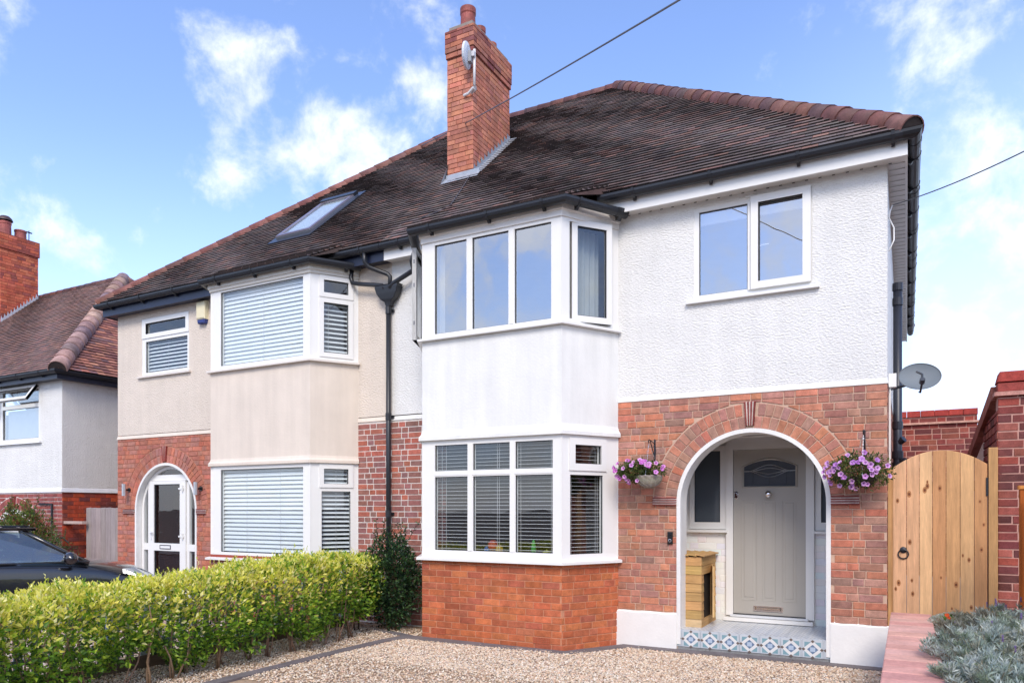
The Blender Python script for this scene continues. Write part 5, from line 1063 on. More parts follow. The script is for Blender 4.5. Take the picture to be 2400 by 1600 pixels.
mb = MB(); mb.plank([(GX0-.02, .05), (GX0+.0, .05), (GX0, 2.04), (GX0-.02, 2.03)], GF, -.03, .018, S(190, 144, 96), 0, .003); mb.build('stile', M['wood'], t)
mb = MB()
for z in (.35, 1.2, 1.85): mb.box(GF, GX0, GX1, -.045, -.001, z-.05, z+.05, S(180, 136, 92))
mb.build('ledge', M['wood'], t)
hd = (-.03, 1.165); mb = MB(); mb.lathe(GF.p(hd[0], .02, hd[1]+.03), [(.034, 0), (.032, .008), (.012, .014), (.012, .03), (0, .032)], 16, BLK, axis=(0, -1, 0)); mb.tube([GF.p(hd[0]+.047*math.sin(k), .034+.004*math.cos(k), hd[1]-.012+.047*math.cos(k)) for k in [2*math.pi*j/24 for j in range(25)]], .0065, 8, BLK, cap=False); mb.build('ring_handle', M['black'], t, smooth=False)
mb = MB(); mb.box(GF, GX1-.012, GX1+.006, .02, .03, 1.75, 1.93, BLK); mb.build('hinge', M['black'], t)
for (x0, x1, zt, lb) in ((-.172, -.145, 2.09, 'slim tan gate post against the brick corner of the white house'), (.714, .79, 2.225, 'square tan gate post against the dark brick pier')):
    mb = MB(); mb.plank([(x0, -.1), (x1, -.1), (x1, zt), (x0, zt)], GF, -.06, .035, S(196, 150, 98), 0, .005); tag(mb.build('gate_post', M['wood'], None), lb, 'post', 'posts of the side gate')
# ---- brick outbuildings to the right
def brickwall(label, F, L, c0, c1, ncour, name='brick_wall', loc=None, coping=True, cat='wall', n=200, mort=S(196, 150, 136)):
    t = thing(name, label, cat, tuple(F.p(L/2, 0, c0))); mb = MB(); mb.box(F, 0, L, -.22, 0, c0, c1, mort); mb.build('wall_core', M['mortar'], t)
    its = bricks(F, 0, L, c0, c1, PAL_RED, course=.083, joint=.013, proud=.006, bond='flemish'); emit(its, 'brick', M['brick'], t, n); return t
PF = Fr((.80, .10, 0), (1, 0, 0), (0, -1, 0))
t = brickwall('dark red brick pier with projecting cap course right of the gate', PF, 1.6, -.1, 2.80, 0, name='brick_pier')
its = bricks(Fr((.80, 1.6, 0), (0, -1, 0), (-1, 0, 0)), 0, 1.5, 1.9, 2.60, PAL_RED, course=.083, joint=.013); emit(its, 'side_brick', M['brick'], t, 0)
mb = MB(); mb.plank([(-.035, 2.735), (1.6, 2.735), (1.6, 2.775), (-.035, 2.775)], PF, -.26, .045, S(206, 150, 136), 0, .012); mb.build('creasing_tile', M['brick'], t)
for i in range(7):
    mb = MB(); mb.plank([(-.005+i*.235, 2.78), (.222+i*.235, 2.78), (.222+i*.235, 2.862), (-.005+i*.235, 2.862)], PF, -.22, .014, jit(random.choice(PAL_RED[:2]), .1), 0, .004); mb.build('coping_brick', M['brick'], t)
    mb = MB(); mb.plank([(-.012+i*.235, 2.874), (.222+i*.235, 2.874), (.222+i*.235, 2.975), (.012+i*.235, 2.975)], PF, -.22, .022, jit(S(178, 76, 68), .06), 0, .006); mb.build('coping_brick', M['brick'], t)
RF2 = Fr((-.18, 4.2, 0), (1, 0, 0), (0, -1, 0))
t = brickwall('dark red brick rear wall across the passage behind the gate', RF2, 1.10, .6, 3.02, 0, name='rear_wall', n=120)
mb = MB(); mb.plank([(-.0, 2.90), (1.12, 2.90), (1.12, 2.93), (0, 2.93)], RF2, -.2, .05, S(214, 168, 150), 0, .006); mb.build('creasing_tile', M['brick'], t)
for i in range(6): mb = MB(); mb.plank([(i*.185, 3.02), (.18+i*.185, 3.02), (.18+i*.185, 3.11), (i*.185, 3.11)], RF2, -.2, .03, jit(S(176, 74, 66), .06), 0, .004); mb.build('coping_brick', M['brick'], t)
# sloping verge with white painted wall below
t = thing('lean_to_wall', 'white painted outbuilding wall with a sloping brick verge behind the gate post', 'wall', (.9, 2, 0))
LW = Fr((.80, 4.2, 0), (0, -1, 0), (-1, 0, 0))
mb = MB(); mb.plank([(0, 0), (4.05, 0), (4.05, 2.66), (0, 2.10)], LW, -.2, -.01, S(226, 220, 214), 0, .003); mb.build('painted_face', M['paint'], t)
for i in range(12):
    a0, a1 = i*.33, i*.33+.32; zz = lambda a: 2.16+a*.14
    mb = MB(); mb.plank([(a0, zz(a0)), (a1, zz(a1)), (a1, zz(a1)+.14), (a0, zz(a0)+.14)], LW, -.2, .05, jit(S(178, 112, 96), .12), 0, .004); mb.build('verge_brick', M['brick'], t)
# stained fence on the right boundary
t = thing('stained_fence', 'orange-brown stained wooden fence at the right edge of view', 'fence', (1.0, -1.5, 0))
PX = Fr((.90, -.62, 0), (1, 0, 0), (0, -1, 0))
mb = MB(); mb.plank([(0, .45), (.09, .45), (.09, 1.80), (0, 1.80)], PX, -.09, 0, S(176, 92, 30), 0, .004); mb.build('post', M['wood'], t)
mb = MB(); mb.plank([(-.012, 1.795), (.102, 1.795), (.102, 1.83), (-.012, 1.83)], PX, -.1, .012, S(216, 142, 70), 0, .01); mb.build('post_cap', M['wood'], t)
PY = Fr((.955, -.72, 0), (0, -1, 0), (-1, 0, 0))
for i in range(18):
    mb = MB(); mb.plank([(i*.105, .45), (i*.105+.102, .45), (i*.105+.102, 1.76), (i*.105, 1.76)], PY, -.02, 0, jit(S(170, 84, 28), .08), 0, .003); mb.build('board', M['wood'], t)
# low boundary wall, pink and white
t = thing('boundary_wall', 'low flaking white wall with pink coping below the stained fence', 'wall', (.98, -1.3, .2))
BW = Fr((.84, -.25, 0), (0, -1, 0), (-1, 0, 0))
mb = MB(); mb.plank([(0, -.1), (2.6, -.1), (2.6, .50), (0, .56)], BW, -.26, 0, S(228, 222, 216), 0, .01); mb.build('painted_face', M['paint'], t)
for i in range(8): mb = MB(); mb.plank([(i*.32, .56-i*.006), (i*.32+.31, .56-i*.006), (i*.32+.31, .62-i*.006), (i*.32, .62-i*.006)], BW, -.27, .02, jit(S(226, 180, 164), .05), 0, .008); mb.build('coping_brick', M['concrete'], t)
# planter wall with pink coping
t = thing('planter_wall', 'low planter wall with weathered pink coping slabs in front of the gate', 'wall', (.06, -2, 0))
PL = Fr((-.125, -.40, 0), (0, -1, 0), (-1, 0, 0)); PC = [S(222, 164, 150), S(226, 172, 158), S(216, 156, 142), S(230, 180, 166)]
mb = MB(); mb.box(PL, .01, 5.2, -.32, -.015, -.2, .535, S(214, 196, 186)); mb.build('wall_core', M['paint'], t)
i = 0; a = 0
while a < 5.2:
    w_ = .215; mb = MB(); CPF = Fr((-.125, -.40, .6), (0, -1, 0), (0, 0, 1), (1, 0, 0)); mb.plank([(a+.002, -.012), (a+w_-.002, -.012), (a+w_-.002, .335), (a+.002, .335)], CPF, -.065, random.uniform(-.003, .001), jit(random.choice(PC), .05, .03), 0, .006); mb.build('coping_slab', M['concrete'], t); a += w_
its = bricks(PL, 0, 5.2, -.1, .53, [S(226, 214, 206), S(206, 150, 134), S(230, 222, 216)], bond='stretcher', proud=-.008, jcol=.05); emit(its, 'brick', M['paint'], t, 60)
its = bricks(Fr((.20, -.39, 0), (-1, 0, 0), (0, 1, 0)), 0, .32, -.1, .53, [S(206, 150, 134)], bond='stretcher'); emit(its, 'end_brick', M['brick'], t, 0)
# ================================================================== GROUND
GZ = -.055
def gnd(x, y):
    """drive level; the street falls away gently to the left"""
    z = GZ
    if x < -10.5: z -= min(1.1, (-10.5-x)*.22)
    return z
def sheet(name, x0, x1, y0, y1, nx, ny, dz_, colr, mat, kind='structure', zf=gnd):
    mb = MB(); V = []; Fs = []
    for i in range(nx+1):
        for j in range(ny+1):
            x, y = x0+(x1-x0)*i/nx, y0+(y1-y0)*j/ny; V.append((x, y, zf(x, y)+dz_))
    for i in range(nx):
        for j in range(ny): Fs.append((i*(ny+1)+j, (i+1)*(ny+1)+j, (i+1)*(ny+1)+j+1, i*(ny+1)+j+1))
    mb.mesh(V, Fs, colr); return mb.build(name, mat, None, kind=kind)
mb = MB()
xs = [-900, -60, -30, -16.5, -15.5, -14.5, -13.5, -12.5, -11.5, -10.5, -5, 0, 5, 30, 900]; ys = [-900, -60, -14.4, 0, 8, 20, 60, 900]
V = [(x, y, gnd(x, y)-.05) for x in xs for y in ys]; n_ = len(ys)
mb.mesh(V, [(i*n_+j, (i+1)*n_+j, (i+1)*n_+j+1, i*n_+j+1) for i in range(len(xs)-1) for j in range(n_-1)], S(120, 112, 104)); mb.build('ground', M['ground'], None, kind='structure')
sheet('drive_base', -6.35, -.14, -8.4, -.03, 6, 8, -.004, S(176, 150, 124), M['ground'])
sheet('planting_strip', -7.25, -6.35, -8.4, -.03, 3, 8, -.008, S(150, 124, 100), M['ground'])
sheet('neighbour_drive', -14.8, -7.27, -8.4, -.03, 20, 8, -.012, S(196, 170, 158), M['ground'])
sheet('pavement', -30, 20, -11.2, -8.45, 20, 2, 0, S(150, 148, 146), M['concrete'])
sheet('road', -60, 40, -20.5, -11.25, 30, 2, -.03, S(88, 88, 90), M['concrete'])
sheet('far_pavement', -60, 40, -23, -20.55, 30, 2, .02, S(150, 148, 146), M['concrete'])
# stone edging: strips of dark edging laid along bay, facade and hedge line
def edging(pts, w, label):
    t = tag(thing('edging_strip', label, 'edging', (pts[0][0], pts[0][1], GZ)), None, None)
    for (p, q) in zip(pts, pts[1:]):
        d = Vector((q[0]-p[0], q[1]-p[1], 0)); L = d.length; d.normalize(); n = max(1, round(L/.9))
        F = Fr((p[0], p[1], GZ+.022), d, (0, 0, 1), Vector((-d.y, d.x, 0)))
        for i in range(n):
            a0, a1 = i*L/n+.003, (i+1)*L/n-.003; mb = MB(); j = random.uniform(-.004, .004)
            mb.plank([(a0, -w/2+j), (a1, -w/2), (a1, w/2), (a0, w/2+j)], F, -.06, random.uniform(-.002, .003), jit(S(120, 112, 112), .08, .02), 0, .006); mb.build('edging_stone', M['concrete'], t)
    return t
edging([(-3.08, -.10), (-.10, -.10)], .17, 'grey stone edging along the foot of the porch front')
edging([(-5.72, -.86), (-3.47, -.86), (-3.0, -.10)], .17, 'grey stone edging around the base of the brick bay')
edging([(-5.72, -.86), (-5.80, -1.15), (-5.84, -2.4), (-5.84, -7.5)], .14, 'grey stone edging between the hedge bed and the gravel drive')
edging([(-6.5, -.55), (-5.72, -.80)], .12, 'grey stone edging from the hedge foot to the bay corner')
# gravel
def gravel(name, n, regions, pal, size=(.007, .015), seed=1):
    r = np.random.default_rng(seed); pts = []
    while sum(len(p) for p in pts) < n:
        x0, x1, y0, y1 = regions[r.integers(len(regions))]
        m = 4000; P = np.stack([r.uniform(x0, x1, m), r.uniform(y0, y1, m)], 1)
        pts.append(P)
    P = np.concatenate(pts)[:n]; x, y = P[:, 0], P[:, 1]
    # keep out of the bay footprint
    keep = ~((y > -.86-.0) & (x > -5.7) & (x < -3.45)) & ~((y > -.1) & (x > -3.1)) & ~((x < -3.0) & (x > -3.6) & (y > -.9) & (y > (x+3.47)*1.62-.90))
    P = P[keep]; n = len(P)
    base = np.array([[-1, -1, -1], [1, -1, -1], [1, 1, -1], [-1, 1, -1], [-1, -1, 1], [1, -1, 1], [1, 1, 1], [-1, 1, 1]], float)*.62
    T = np.array([[0, 2, 1], [0, 3, 2], [4, 5, 6], [4, 6, 7], [0, 1, 5], [0, 5, 4], [1, 2, 6], [1, 6, 5], [2, 3, 7], [2, 7, 6], [3, 0, 4], [3, 4, 7]])
    s = r.uniform(size[0], size[1], (n, 1, 1))*np.stack([r.uniform(.8, 1.5, n), r.uniform(.6, 1.1, n), r.uniform(.4, .8, n)], 1)[:, None, :]
    V = base[None]*(1+r.uniform(-.35, .35, (n, 8, 3)))*s
    a, b = r.uniform(0, 6.28, n), r.uniform(-.6, .6, n)
    ca, sa, cb, sb = np.cos(a)[:, None], np.sin(a)[:, None], np.cos(b)[:, None], np.sin(b)[:, None]
    X, Y, Z = V[:, :, 0], V[:, :, 1], V[:, :, 2]; X, Z = X*cb-Z*sb, X*sb+Z*cb; X, Y = X*ca-Y*sa, X*sa+Y*ca
    zc = np.array([gnd(px, py) for px, py in P]) if False else GZ
    zz = zc+r.uniform(.0, .014, n)+.006*np.sin(P[:, 0]*2.1)*np.sin(P[:, 1]*1.7)
    V = np.stack([X+P[:, 0:1], Y+P[:, 1:2], Z+zz[:, None]], 2).reshape(-1, 3)
    TT = (T[None]+8*np.arange(n)[:, None, None]).reshape(-1, 3); pal = np.array(pal); c = pal[r.integers(len(pal), size=n)]*r.uniform(.8, 1.12, (n, 1))
    return mesh_np(name, V, TT, np.repeat(c, 12, 0), M['stone'], kind='stuff')
GP_ = [S(236, 214, 184), S(242, 226, 202), S(230, 204, 172), S(216, 184, 152), S(246, 238, 224), S(200, 168, 142), S(238, 218, 194), S(228, 204, 180), S(168, 152, 140), S(244, 230, 208), S(238, 206, 182)]
g = gravel('gravel', 72000, [(-5.8, -.14, -3.5, -.1), (-5.8, -.14, -2.2, -.1)], GP_, (.0068, .0142), 3); tag(g, 'cream and tan gravel covering the front drive', 'gravel')
g = gravel('bed_gravel', 14000, [(-7.1, -5.86, -4.6, -.2)], GP_+[S(170, 140, 110)], (.006, .013), 5); tag(g, 'cream gravel under the hedge', 'gravel')
g = gravel('neighbour_gravel', 9000, [(-9.5, -7.25, -5.5, -.1)], [S(214, 200, 188), S(200, 178, 164), S(224, 214, 204), S(180, 160, 146)], (.012, .02), 6); tag(g, 'pinkish gravel beyond the picket fence', 'gravel')

# ================================================================== FOLIAGE
def leaves(P, N_, size, colr, ratio=.5, fold=.25, rs=None, curl=.15):
    """P centres (n,3), N_ direction (n,3) of the leaf axis; returns V,T,C"""
    r = rs or rng; n = len(P); A = N_/np.linalg.norm(N_, axis=1, keepdims=True)
    ref = r.normal(size=(n, 3)); B = np.cross(A, ref); B /= np.linalg.norm(B, axis=1, keepdims=True)+1e-9; C = np.cross(A, B)
    s = size.reshape(-1, 1); w = s*ratio
    V = np.stack([P, P+A*s*.5+B*w*.5+C*w*fold, P+A*s-C*s*curl, P+A*s*.5-B*w*.5+C*w*fold, P+A*s*.5], 1)
    T = np.array([[0, 1, 4], [1, 2, 4], [2, 3, 4], [3, 0, 4]]); TT = (T[None]+5*np.arange(n)[:, None, None]).reshape(-1, 3)
    return V.reshape(-1, 3), TT, np.repeat(colr, 4, 0)
def join(parts):
    Vs, Ts, Cs = [], [], []; k = 0
    for V, T, C in parts: Vs.append(V); Ts.append(T+k); Cs.append(C); k += len(V)
    return np.concatenate(Vs), np.concatenate(Ts), np.concatenate(Cs)
YEL = np.array([S(248, 238, 126), S(236, 230, 104), S(222, 222, 86), S(250, 244, 170), S(206, 216, 76)])*1.08; GRN = np.array([S(150, 184, 60), S(120, 166, 48), S(168, 196, 66), S(100, 146, 42), S(136, 174, 56)]); DGR = np.array([S(60, 96, 36), S(48, 80, 34), S(74, 110, 42)])
# golden privet hedge along the boundary
hed = thing('privet_hedge', 'long golden privet hedge along the boundary between the drives', 'hedge', (-6.5, -3.5, GZ))
hp = []; r = np.random.default_rng(11)
def T0(y): q = np.clip((np.asarray(y)+4.3)/2.2, 0, 1); return .905+.115*q*q*(3-2*q)-.06*np.clip((np.asarray(y)+1.4)/.8, 0, 1)
def hedge_pts(n, y0, y1):
    y = r.uniform(y0, y1, n)
    xc = -6.52+.06*np.sin(y*1.7); hw_ = .40+.05*np.sin(y*2.3+1)+.04*np.sin(y*5.1)
    top = T0(y)+.022*np.sin(y*9+1)+.018*np.sin(y*17)+.02*np.sin(y*6.7+2); bot = .16+.08*np.sin(y*4.1)+.06*np.sin(y*9)
    # last plant by the wall is a narrower ball
    th_ = r.uniform(0, 2*np.pi, n); rad = 1-np.abs(r.normal(0, .2, n)); f = r.uniform(0, 1, n)
    cx, cz = np.cos(th_), np.sin(th_); k = 1/np.maximum(np.abs(cx), np.abs(cz)); k = .62*k+.38
    lump = 1+.12*np.sin(y*7+th_*3)+.10*np.sin(y*13-th_*2)+.07*np.sin(y*23+th_*5)
    lump *= np.where(y > -1.1, np.sqrt(np.clip(1-((y+1.1)/.66)**2, .05, 1)), 1)
    x = xc+cx*k*hw_*rad*lump; z = (top+bot)/2+cz*k*(top-bot)/2*rad*np.where(cz > 0, 1, lump)
    return x, y, z, cx, cz, rad, top
x, y, z, cx, cz, rad, top = hedge_pts(36000, -7.2, -.5)
# clumps: shoots gather leaves
P = np.stack([x, y, z], 1); out = np.stack([cx*.8, r.normal(0, .35, len(x)), cz*.6+.45], 1)+r.normal(0, .45, (len(x), 3))
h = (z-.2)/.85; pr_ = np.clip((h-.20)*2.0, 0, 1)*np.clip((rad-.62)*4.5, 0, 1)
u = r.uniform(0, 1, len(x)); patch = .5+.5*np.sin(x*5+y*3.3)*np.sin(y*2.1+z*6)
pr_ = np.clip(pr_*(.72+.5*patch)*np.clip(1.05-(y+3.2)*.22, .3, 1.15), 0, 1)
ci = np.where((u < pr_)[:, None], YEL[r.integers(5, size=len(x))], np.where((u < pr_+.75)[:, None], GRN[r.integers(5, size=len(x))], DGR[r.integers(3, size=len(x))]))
ci = ci*r.uniform(.8, 1.15, (len(x), 1))
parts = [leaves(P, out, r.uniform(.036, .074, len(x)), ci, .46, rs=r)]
# upright shoots rising from the top
shoots = MB()
for i in range(1100):
    yy = r.uniform(-7.0, -.95); xx = -6.5+r.uniform(-.40, .42); tz = float(T0(yy))-.02+.022*math.sin(yy*9+1)+.02*math.sin(yy*6.7+2)-max(0, abs(xx+6.5)-.22)*.7
    H = r.uniform(.03, .13)*(1.5 if r.uniform() < .10 else 1); lean = r.normal(0, .18, 2); m = 9
    p0 = np.array([xx, yy, tz-.04]); d = np.array([lean[0], lean[1], 1.0]); q = p0+d*np.linspace(0, H, m)[:, None]
    az = np.arange(m)*1.57+r.uniform(0, 6); nn = np.stack([np.cos(az), np.sin(az), np.full(m, .55+.6*0)], 1)+np.linspace(0, 1.4, m)[:, None]*np.array([0, 0, 1])
    parts.append(leaves(q, nn, np.linspace(.056, .030, m)*r.uniform(.8, 1.2), YEL[r.integers(5, size=m)]*r.uniform(.85, 1.1, (m, 1)) if r.uniform() < .8 else GRN[r.integers(5, size=m)], .45, rs=r))
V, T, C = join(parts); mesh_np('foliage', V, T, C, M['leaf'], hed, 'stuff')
for i in range(22):
    yy = -1.25-i*.262+r.uniform(-.06, .06); xx = -6.42+r.uniform(-.1, .12)
    for k in range(r.integers(2, 5)):
        mb = MB(); a = r.uniform(0, 6.28); b1 = Vector((xx+.03*math.cos(a), yy+.03*math.sin(a), GZ)); b2 = b1+Vector((r.normal(0, .05), r.normal(0, .06), .24)); b3 = b2+Vector((r.normal(0, .07), r.normal(0, .08), .30)); b4 = b3+Vector((r.normal(0, .08), r.normal(0, .08), .25))
        rr_ = r.uniform(.005, .011); mb.tube([b1, b1.lerp(b2, .5)+Vector((r.normal(0, .008), r.normal(0, .008), 0)), b2, b3, b4], [rr_*1.3, rr_*1.1, rr_, rr_*.8, rr_*.4], 6, jit(S(150, 122, 98), .15)); mb.build('stem', M['woodx'], hed, smooth=True)
# dark evergreen shrub in the corner by the bay
def shrub(label, c, rx, ry, z0, z1, n, pal, size, seed, stems=4, name='shrub', ratio=.5, glossy=None, sprigs=6, trunk=S(96, 76, 60)):
    r = np.random.default_rng(seed); t = thing(name, label, 'shrub', (c[0], c[1], z0))
    th_ = r.uniform(0, 2*np.pi, n); ph = np.arccos(r.uniform(-1, 1, n)); rad = 1-np.abs(r.normal(0, .25, n))
    lump = 1+.16*np.sin(th_*3+ph*4)+.12*np.sin(ph*7+th_*5)
    d = np.stack([np.sin(ph)*np.cos(th_), np.sin(ph)*np.sin(th_), np.cos(ph)], 1)
    P = np.array([c[0], c[1], (z0+z1)/2])+d*np.array([rx, ry, (z1-z0)/2])*(rad*lump)[:, None]
    ci = np.array(pal)[r.integers(len(pal), size=n)]*r.uniform(.75, 1.2, (n, 1))
    parts = [leaves(P, d*.7+r.normal(0, .5, (n, 3))+np.array([0, 0, .25]), r.uniform(size*.7, size*1.25, n), ci, ratio, rs=r)]
    for i in range(sprigs):
        a = r.uniform(0, 6.28); p0 = np.array([c[0]+rx*.5*math.cos(a), c[1]+ry*.5*math.sin(a), z1-.12]); dd = np.array([r.normal(0, .3), r.normal(0, .2), 1]); m = 14; H = r.uniform(.15, .36); q = p0+dd*np.linspace(0, H, m)[:, None]
        az = np.arange(m)*2.4; parts.append(leaves(q, np.stack([np.cos(az), np.sin(az), np.full(m, .6)], 1), np.full(m, size), np.array(pal)[r.integers(len(pal), size=m)], ratio, rs=r))
        mb = MB(); mb.tube([tuple(q[0]), tuple(q[-1])], .004, 4, trunk); mb.build('stem', M['woodx'], t)
    V, T, C = join(parts); mesh_np('foliage', V, T, C, M['leaf'], t, 'stuff')
    for k in range(stems):
        mb = MB(); a = r.uniform(0, 6.28); b = Vector((c[0]+.05*math.cos(a), c[1]+.05*math.sin(a), GZ)); e = Vector((c[0]+rx*.5*math.cos(a), c[1]+ry*.5*math.sin(a), z0+(z1-z0)*.6)); mb.tube([b, b.lerp(e, .5)+Vector((r.normal(0, .02), r.normal(0, .02), 0)), e], [.012, .009, .004], 6, trunk); mb.build('stem', M['woodx'], t, smooth=True)
    return t
PD = [S(52, 84, 52), S(40, 70, 44), S(66, 96, 56), S(34, 56, 40), S(84, 116, 66)]
shrub('dark evergreen shrub in the corner between downpipe and brick bay', (-6.24, -.50), .42, .34, -.0, 1.25, 6500, PD, .05, 21, sprigs=9)
shrub('pale green leggy shrub at the hedge end below the downpipe', (-6.62, -.75), .24, .26, .15, .70, 1100, [S(110, 140, 66), S(90, 124, 56), S(130, 160, 76)], .045, 22, stems=2, sprigs=2)
shrub('small red-flowering shrub by the arched doorway of the far left house', (-15.0, -.65), .62, .45, .2, 1.66, 8000, [S(120, 140, 60), S(98, 124, 52), S(140, 130, 70), S(80, 104, 50), S(150, 90, 70)], .06, 23)
shrub('low dark clipped shrub between the black car and the far left house', (-14.2, -.55), .5, .35, .0, 1.14, 2600, [S(74, 110, 56), S(60, 96, 50), S(86, 120, 60)], .03, 24)
# picket fence behind the hedge
pf = thing('picket_fence', 'low grey-blue picket fence with timber gravel board behind the hedge', 'fence', (-7.08, -3.5, GZ)); PFr = Fr((-7.08, -.5, GZ), (0, -1, 0), (1, 0, 0))
for i in range(44):
    a = i*.155; mb = MB(); c = jit(S(146, 156, 160), .06); mb.plank([(a, .12), (a+.075, .12), (a+.075, .72), (a+.0375, .77), (a, .72)], PFr, 0, .018, c, 0, .003); mb.build('picket', M['wood'], pf)
for z in (.25, .6): mb = MB(); mb.box(PFr, -.05, 6.9, -.03, -.001, z, z+.05, S(150, 164, 176)); mb.build('rail', M['wood'], pf)
for i in range(4): mb = MB(); mb.box(PFr, i*1.75-.03, i*1.75+1.70, .0195, .045, -.02, .14, jit(S(110, 92, 78), .08)); mb.build('gravel_board', M['woodx'], pf)
for i in range(4): mb = MB(); mb.box(PFr, i*1.75-.08, i*1.75-.0, -.11, -.032, -.05, .82, S(150, 164, 176)); mb.build('post', M['wood'], pf)

# ================================================================== HANGING BASKETS
def basket(label, bx, zhook, wicker, seed, cx, cz, rx, rz, nfl, pinks):
    r = np.random.default_rng(seed)
    b = thing('basket_bracket', label.replace('hanging basket of', 'black iron bracket holding the basket of').split(' with ')[0], 'bracket', (bx, 0, zhook), 'iron brackets of the hanging baskets')
    mb = MB(); mb.plank([(bx-.011, zhook-.22), (bx+.011, zhook-.22), (bx+.011, zhook+.05), (bx, zhook+.062), (bx-.011, zhook+.05)], FRONT, 0, .012, BLK, 0, .002); mb.build('back_plate', M['black'], b)
    mb = MB(); mb.tube([(bx, -.012, zhook), (bx, -.17, zhook+.03), (bx, -.235, zhook+.035), (bx, -.255, zhook+.02), (bx, -.25, zhook-.004), (bx, -.235, zhook+.0)], .006, 6, BLK); mb.tube([(bx, -.012, zhook-.2), (bx, -.06, zhook-.12), (bx, -.19, zhook+.028)], .006, 6, BLK); mb.build('arm', M['black'], b)
    t = thing('hanging_basket', label, 'flower basket', (bx, -.235, cz)); by = -.235
    zr = cz-.06
    mb = MB()
    for k in range(3):
        a = 2*math.pi*k/3+.5; p0 = Vector((bx, by, zhook-.01)); p1 = Vector((bx+.15*math.cos(a), by+.13*math.sin(a), zr)); n = 14
        for i in range(n):
            p, q = p0.lerp(p1, i/n), p0.lerp(p1, (i+.8)/n); mb.tube([p, q], .0035 if i % 2 else .0022, 4, (.6, .6, .62))
    mb.build('chain', M['metal'], t)
    if wicker:
        mb = MB()
        for j in range(11):
            f = j/10; rr_ = .155*math.sqrt(1-(1-f)**2*.86); z = zr-.13+.13*f; pts = []
            for k in range(37):
                a = 2*math.pi*k/36; w_ = rr_+.006*math.sin(k*math.pi+j*math.pi)*(1 if (k+j) % 2 else -1); pts.append((bx+w_*math.cos(a), by+w_*.92*math.sin(a), z+.003*math.sin(k*2+j)))
            mb.tube(pts, .0062, 5, jit(S(176, 166, 150), .2), cap=False)
        mb.build('wicker_bowl', M['woodx'], t)
        mb = MB()
        for k in range(18):
            a = 2*math.pi*k/18; mb.tube([(bx+.155*math.sqrt(1-(1-f)**2*.86)*math.cos(a), by+.14*math.sqrt(1-(1-f)**2*.86)*math.sin(a), zr-.13+.13*f) for f in (0, .3, .6, 1)], .005, 4, S(150, 140, 126))
        mb.build('wicker_stake', M['woodx'], t)
        mb = MB(); mb.lathe((bx, by, zr-.12), [(0, 0), (.08, .01), (.13, .06), (.14, .11), (0, .115)], 18, S(50, 40, 30)); mb.build('liner', M['ground'], t)
    else:
        mb = MB(); mb.lathe((bx, by, zr-.10), [(0, 0), (.07, .01), (.12, .05), (.14, .10), (0, .105)], 18, S(60, 54, 40)); mb.build('liner', M['ground'], t)
    n = 2600; th_ = r.uniform(0, 2*np.pi, n); ph = np.arccos(r.uniform(-1, 1, n)); rad = 1-np.abs(r.normal(0, .3, n)); d = np.stack([np.sin(ph)*np.cos(th_), np.sin(ph)*np.sin(th_)*.62, np.cos(ph)], 1)
    P = np.array([cx, by, cz])+d*np.array([rx*.9, rx*.9, rz*.92])*(rad*(1+.18*np.sin(th_*3+1)))[:, None]; P[:, 1] = np.minimum(P[:, 1], -.02)
    if wicker: P = P[~((P[:, 0] > bx-.13) & (P[:, 2] < zr-.0))]
    n = len(P); pal = np.array([S(84, 104, 50), S(66, 88, 42), S(104, 120, 56), S(120, 130, 60), S(70, 80, 44)]); V, T, C = leaves(P, d[:n]+r.normal(0, .6, (n, 3)), r.uniform(.022, .042, n), pal[r.integers(5, size=n)]*r.uniform(.8, 1.2, (n, 1)), .5, rs=r); mesh_np('foliage', V, T, C, M['leaf'], t, 'stuff')
    for i in range(nfl):
        for _ in range(40):
            a = r.uniform(0, 2*np.pi); q = math.sqrt(r.uniform(.12, 1.0)); fx, fz = cx+rx*q*math.cos(a)*1.02, cz+rz*q*math.sin(a)
            if not wicker or not (fx > bx-.1 and fz < zr+.015): break
        dpt = math.sqrt(max(0, 1-min(1, q*q)))*.20+.03; fy = by-dpt+r.uniform(0, .02)
        nrm = Vector((math.cos(a)*q*.9+.1+r.normal(0, .25), -1.0, math.sin(a)*q*.5+.2+r.normal(0, .25))).normalized(); o = Vector((fx, fy, fz)); ea = nrm.orthogonal().normalized(); eb = nrm.cross(ea); R0 = r.uniform(.021, .029); pc = pinks[r.integers(len(pinks))]
        mb = MB(); m = 20; ring = []
        for (k, hgt) in ((.0, -.030), (.26, -.006), (.62, .002), (1.0, .006)):
            ring.append([o+(ea*math.cos(2*math.pi*j/m)+eb*math.sin(2*math.pi*j/m))*R0*k*(1+(.10*math.cos(5*2*math.pi*j/m) if k > .9 else 0))+nrm*(hgt+(.003*math.sin(10*math.pi*j/m*2) if k > .9 else 0)) for j in range(m)])
        dark = S(70, 22, 96)
        for ri, cc in ((0, dark), (1, tuple(x*.5+y*.5 for x, y in zip(pc, dark)) if False else jit(pc, .1)), (2, jit(S(226, 176, 222), .06) if r.uniform() < .5 else jit(pc, .08))):
            for j in range(m): k = (j+1) % m; mb.face([ring[ri][j], ring[ri][k], ring[ri+1][k], ring[ri+1][j]], cc)
        mb.tube([o-nrm*.004, o-nrm*.035], [.007, .003], 5, S(130, 80, 130)); mb.build('flower', M['petal'], t)
    return t
basket('hanging basket of pink petunias with a grey wicker bowl left of the arch', -2.668, 2.40, True, 31, -2.80, 2.065, .33, .14, 36, [S(222, 132, 214), S(214, 120, 206), S(228, 150, 220)])
basket('hanging basket of lilac petunias with dark centres by the gate', -.392, 2.395, False, 32, -.45, 2.01, .335, .19, 44, [S(200, 140, 214), S(190, 128, 206), S(214, 156, 222)])

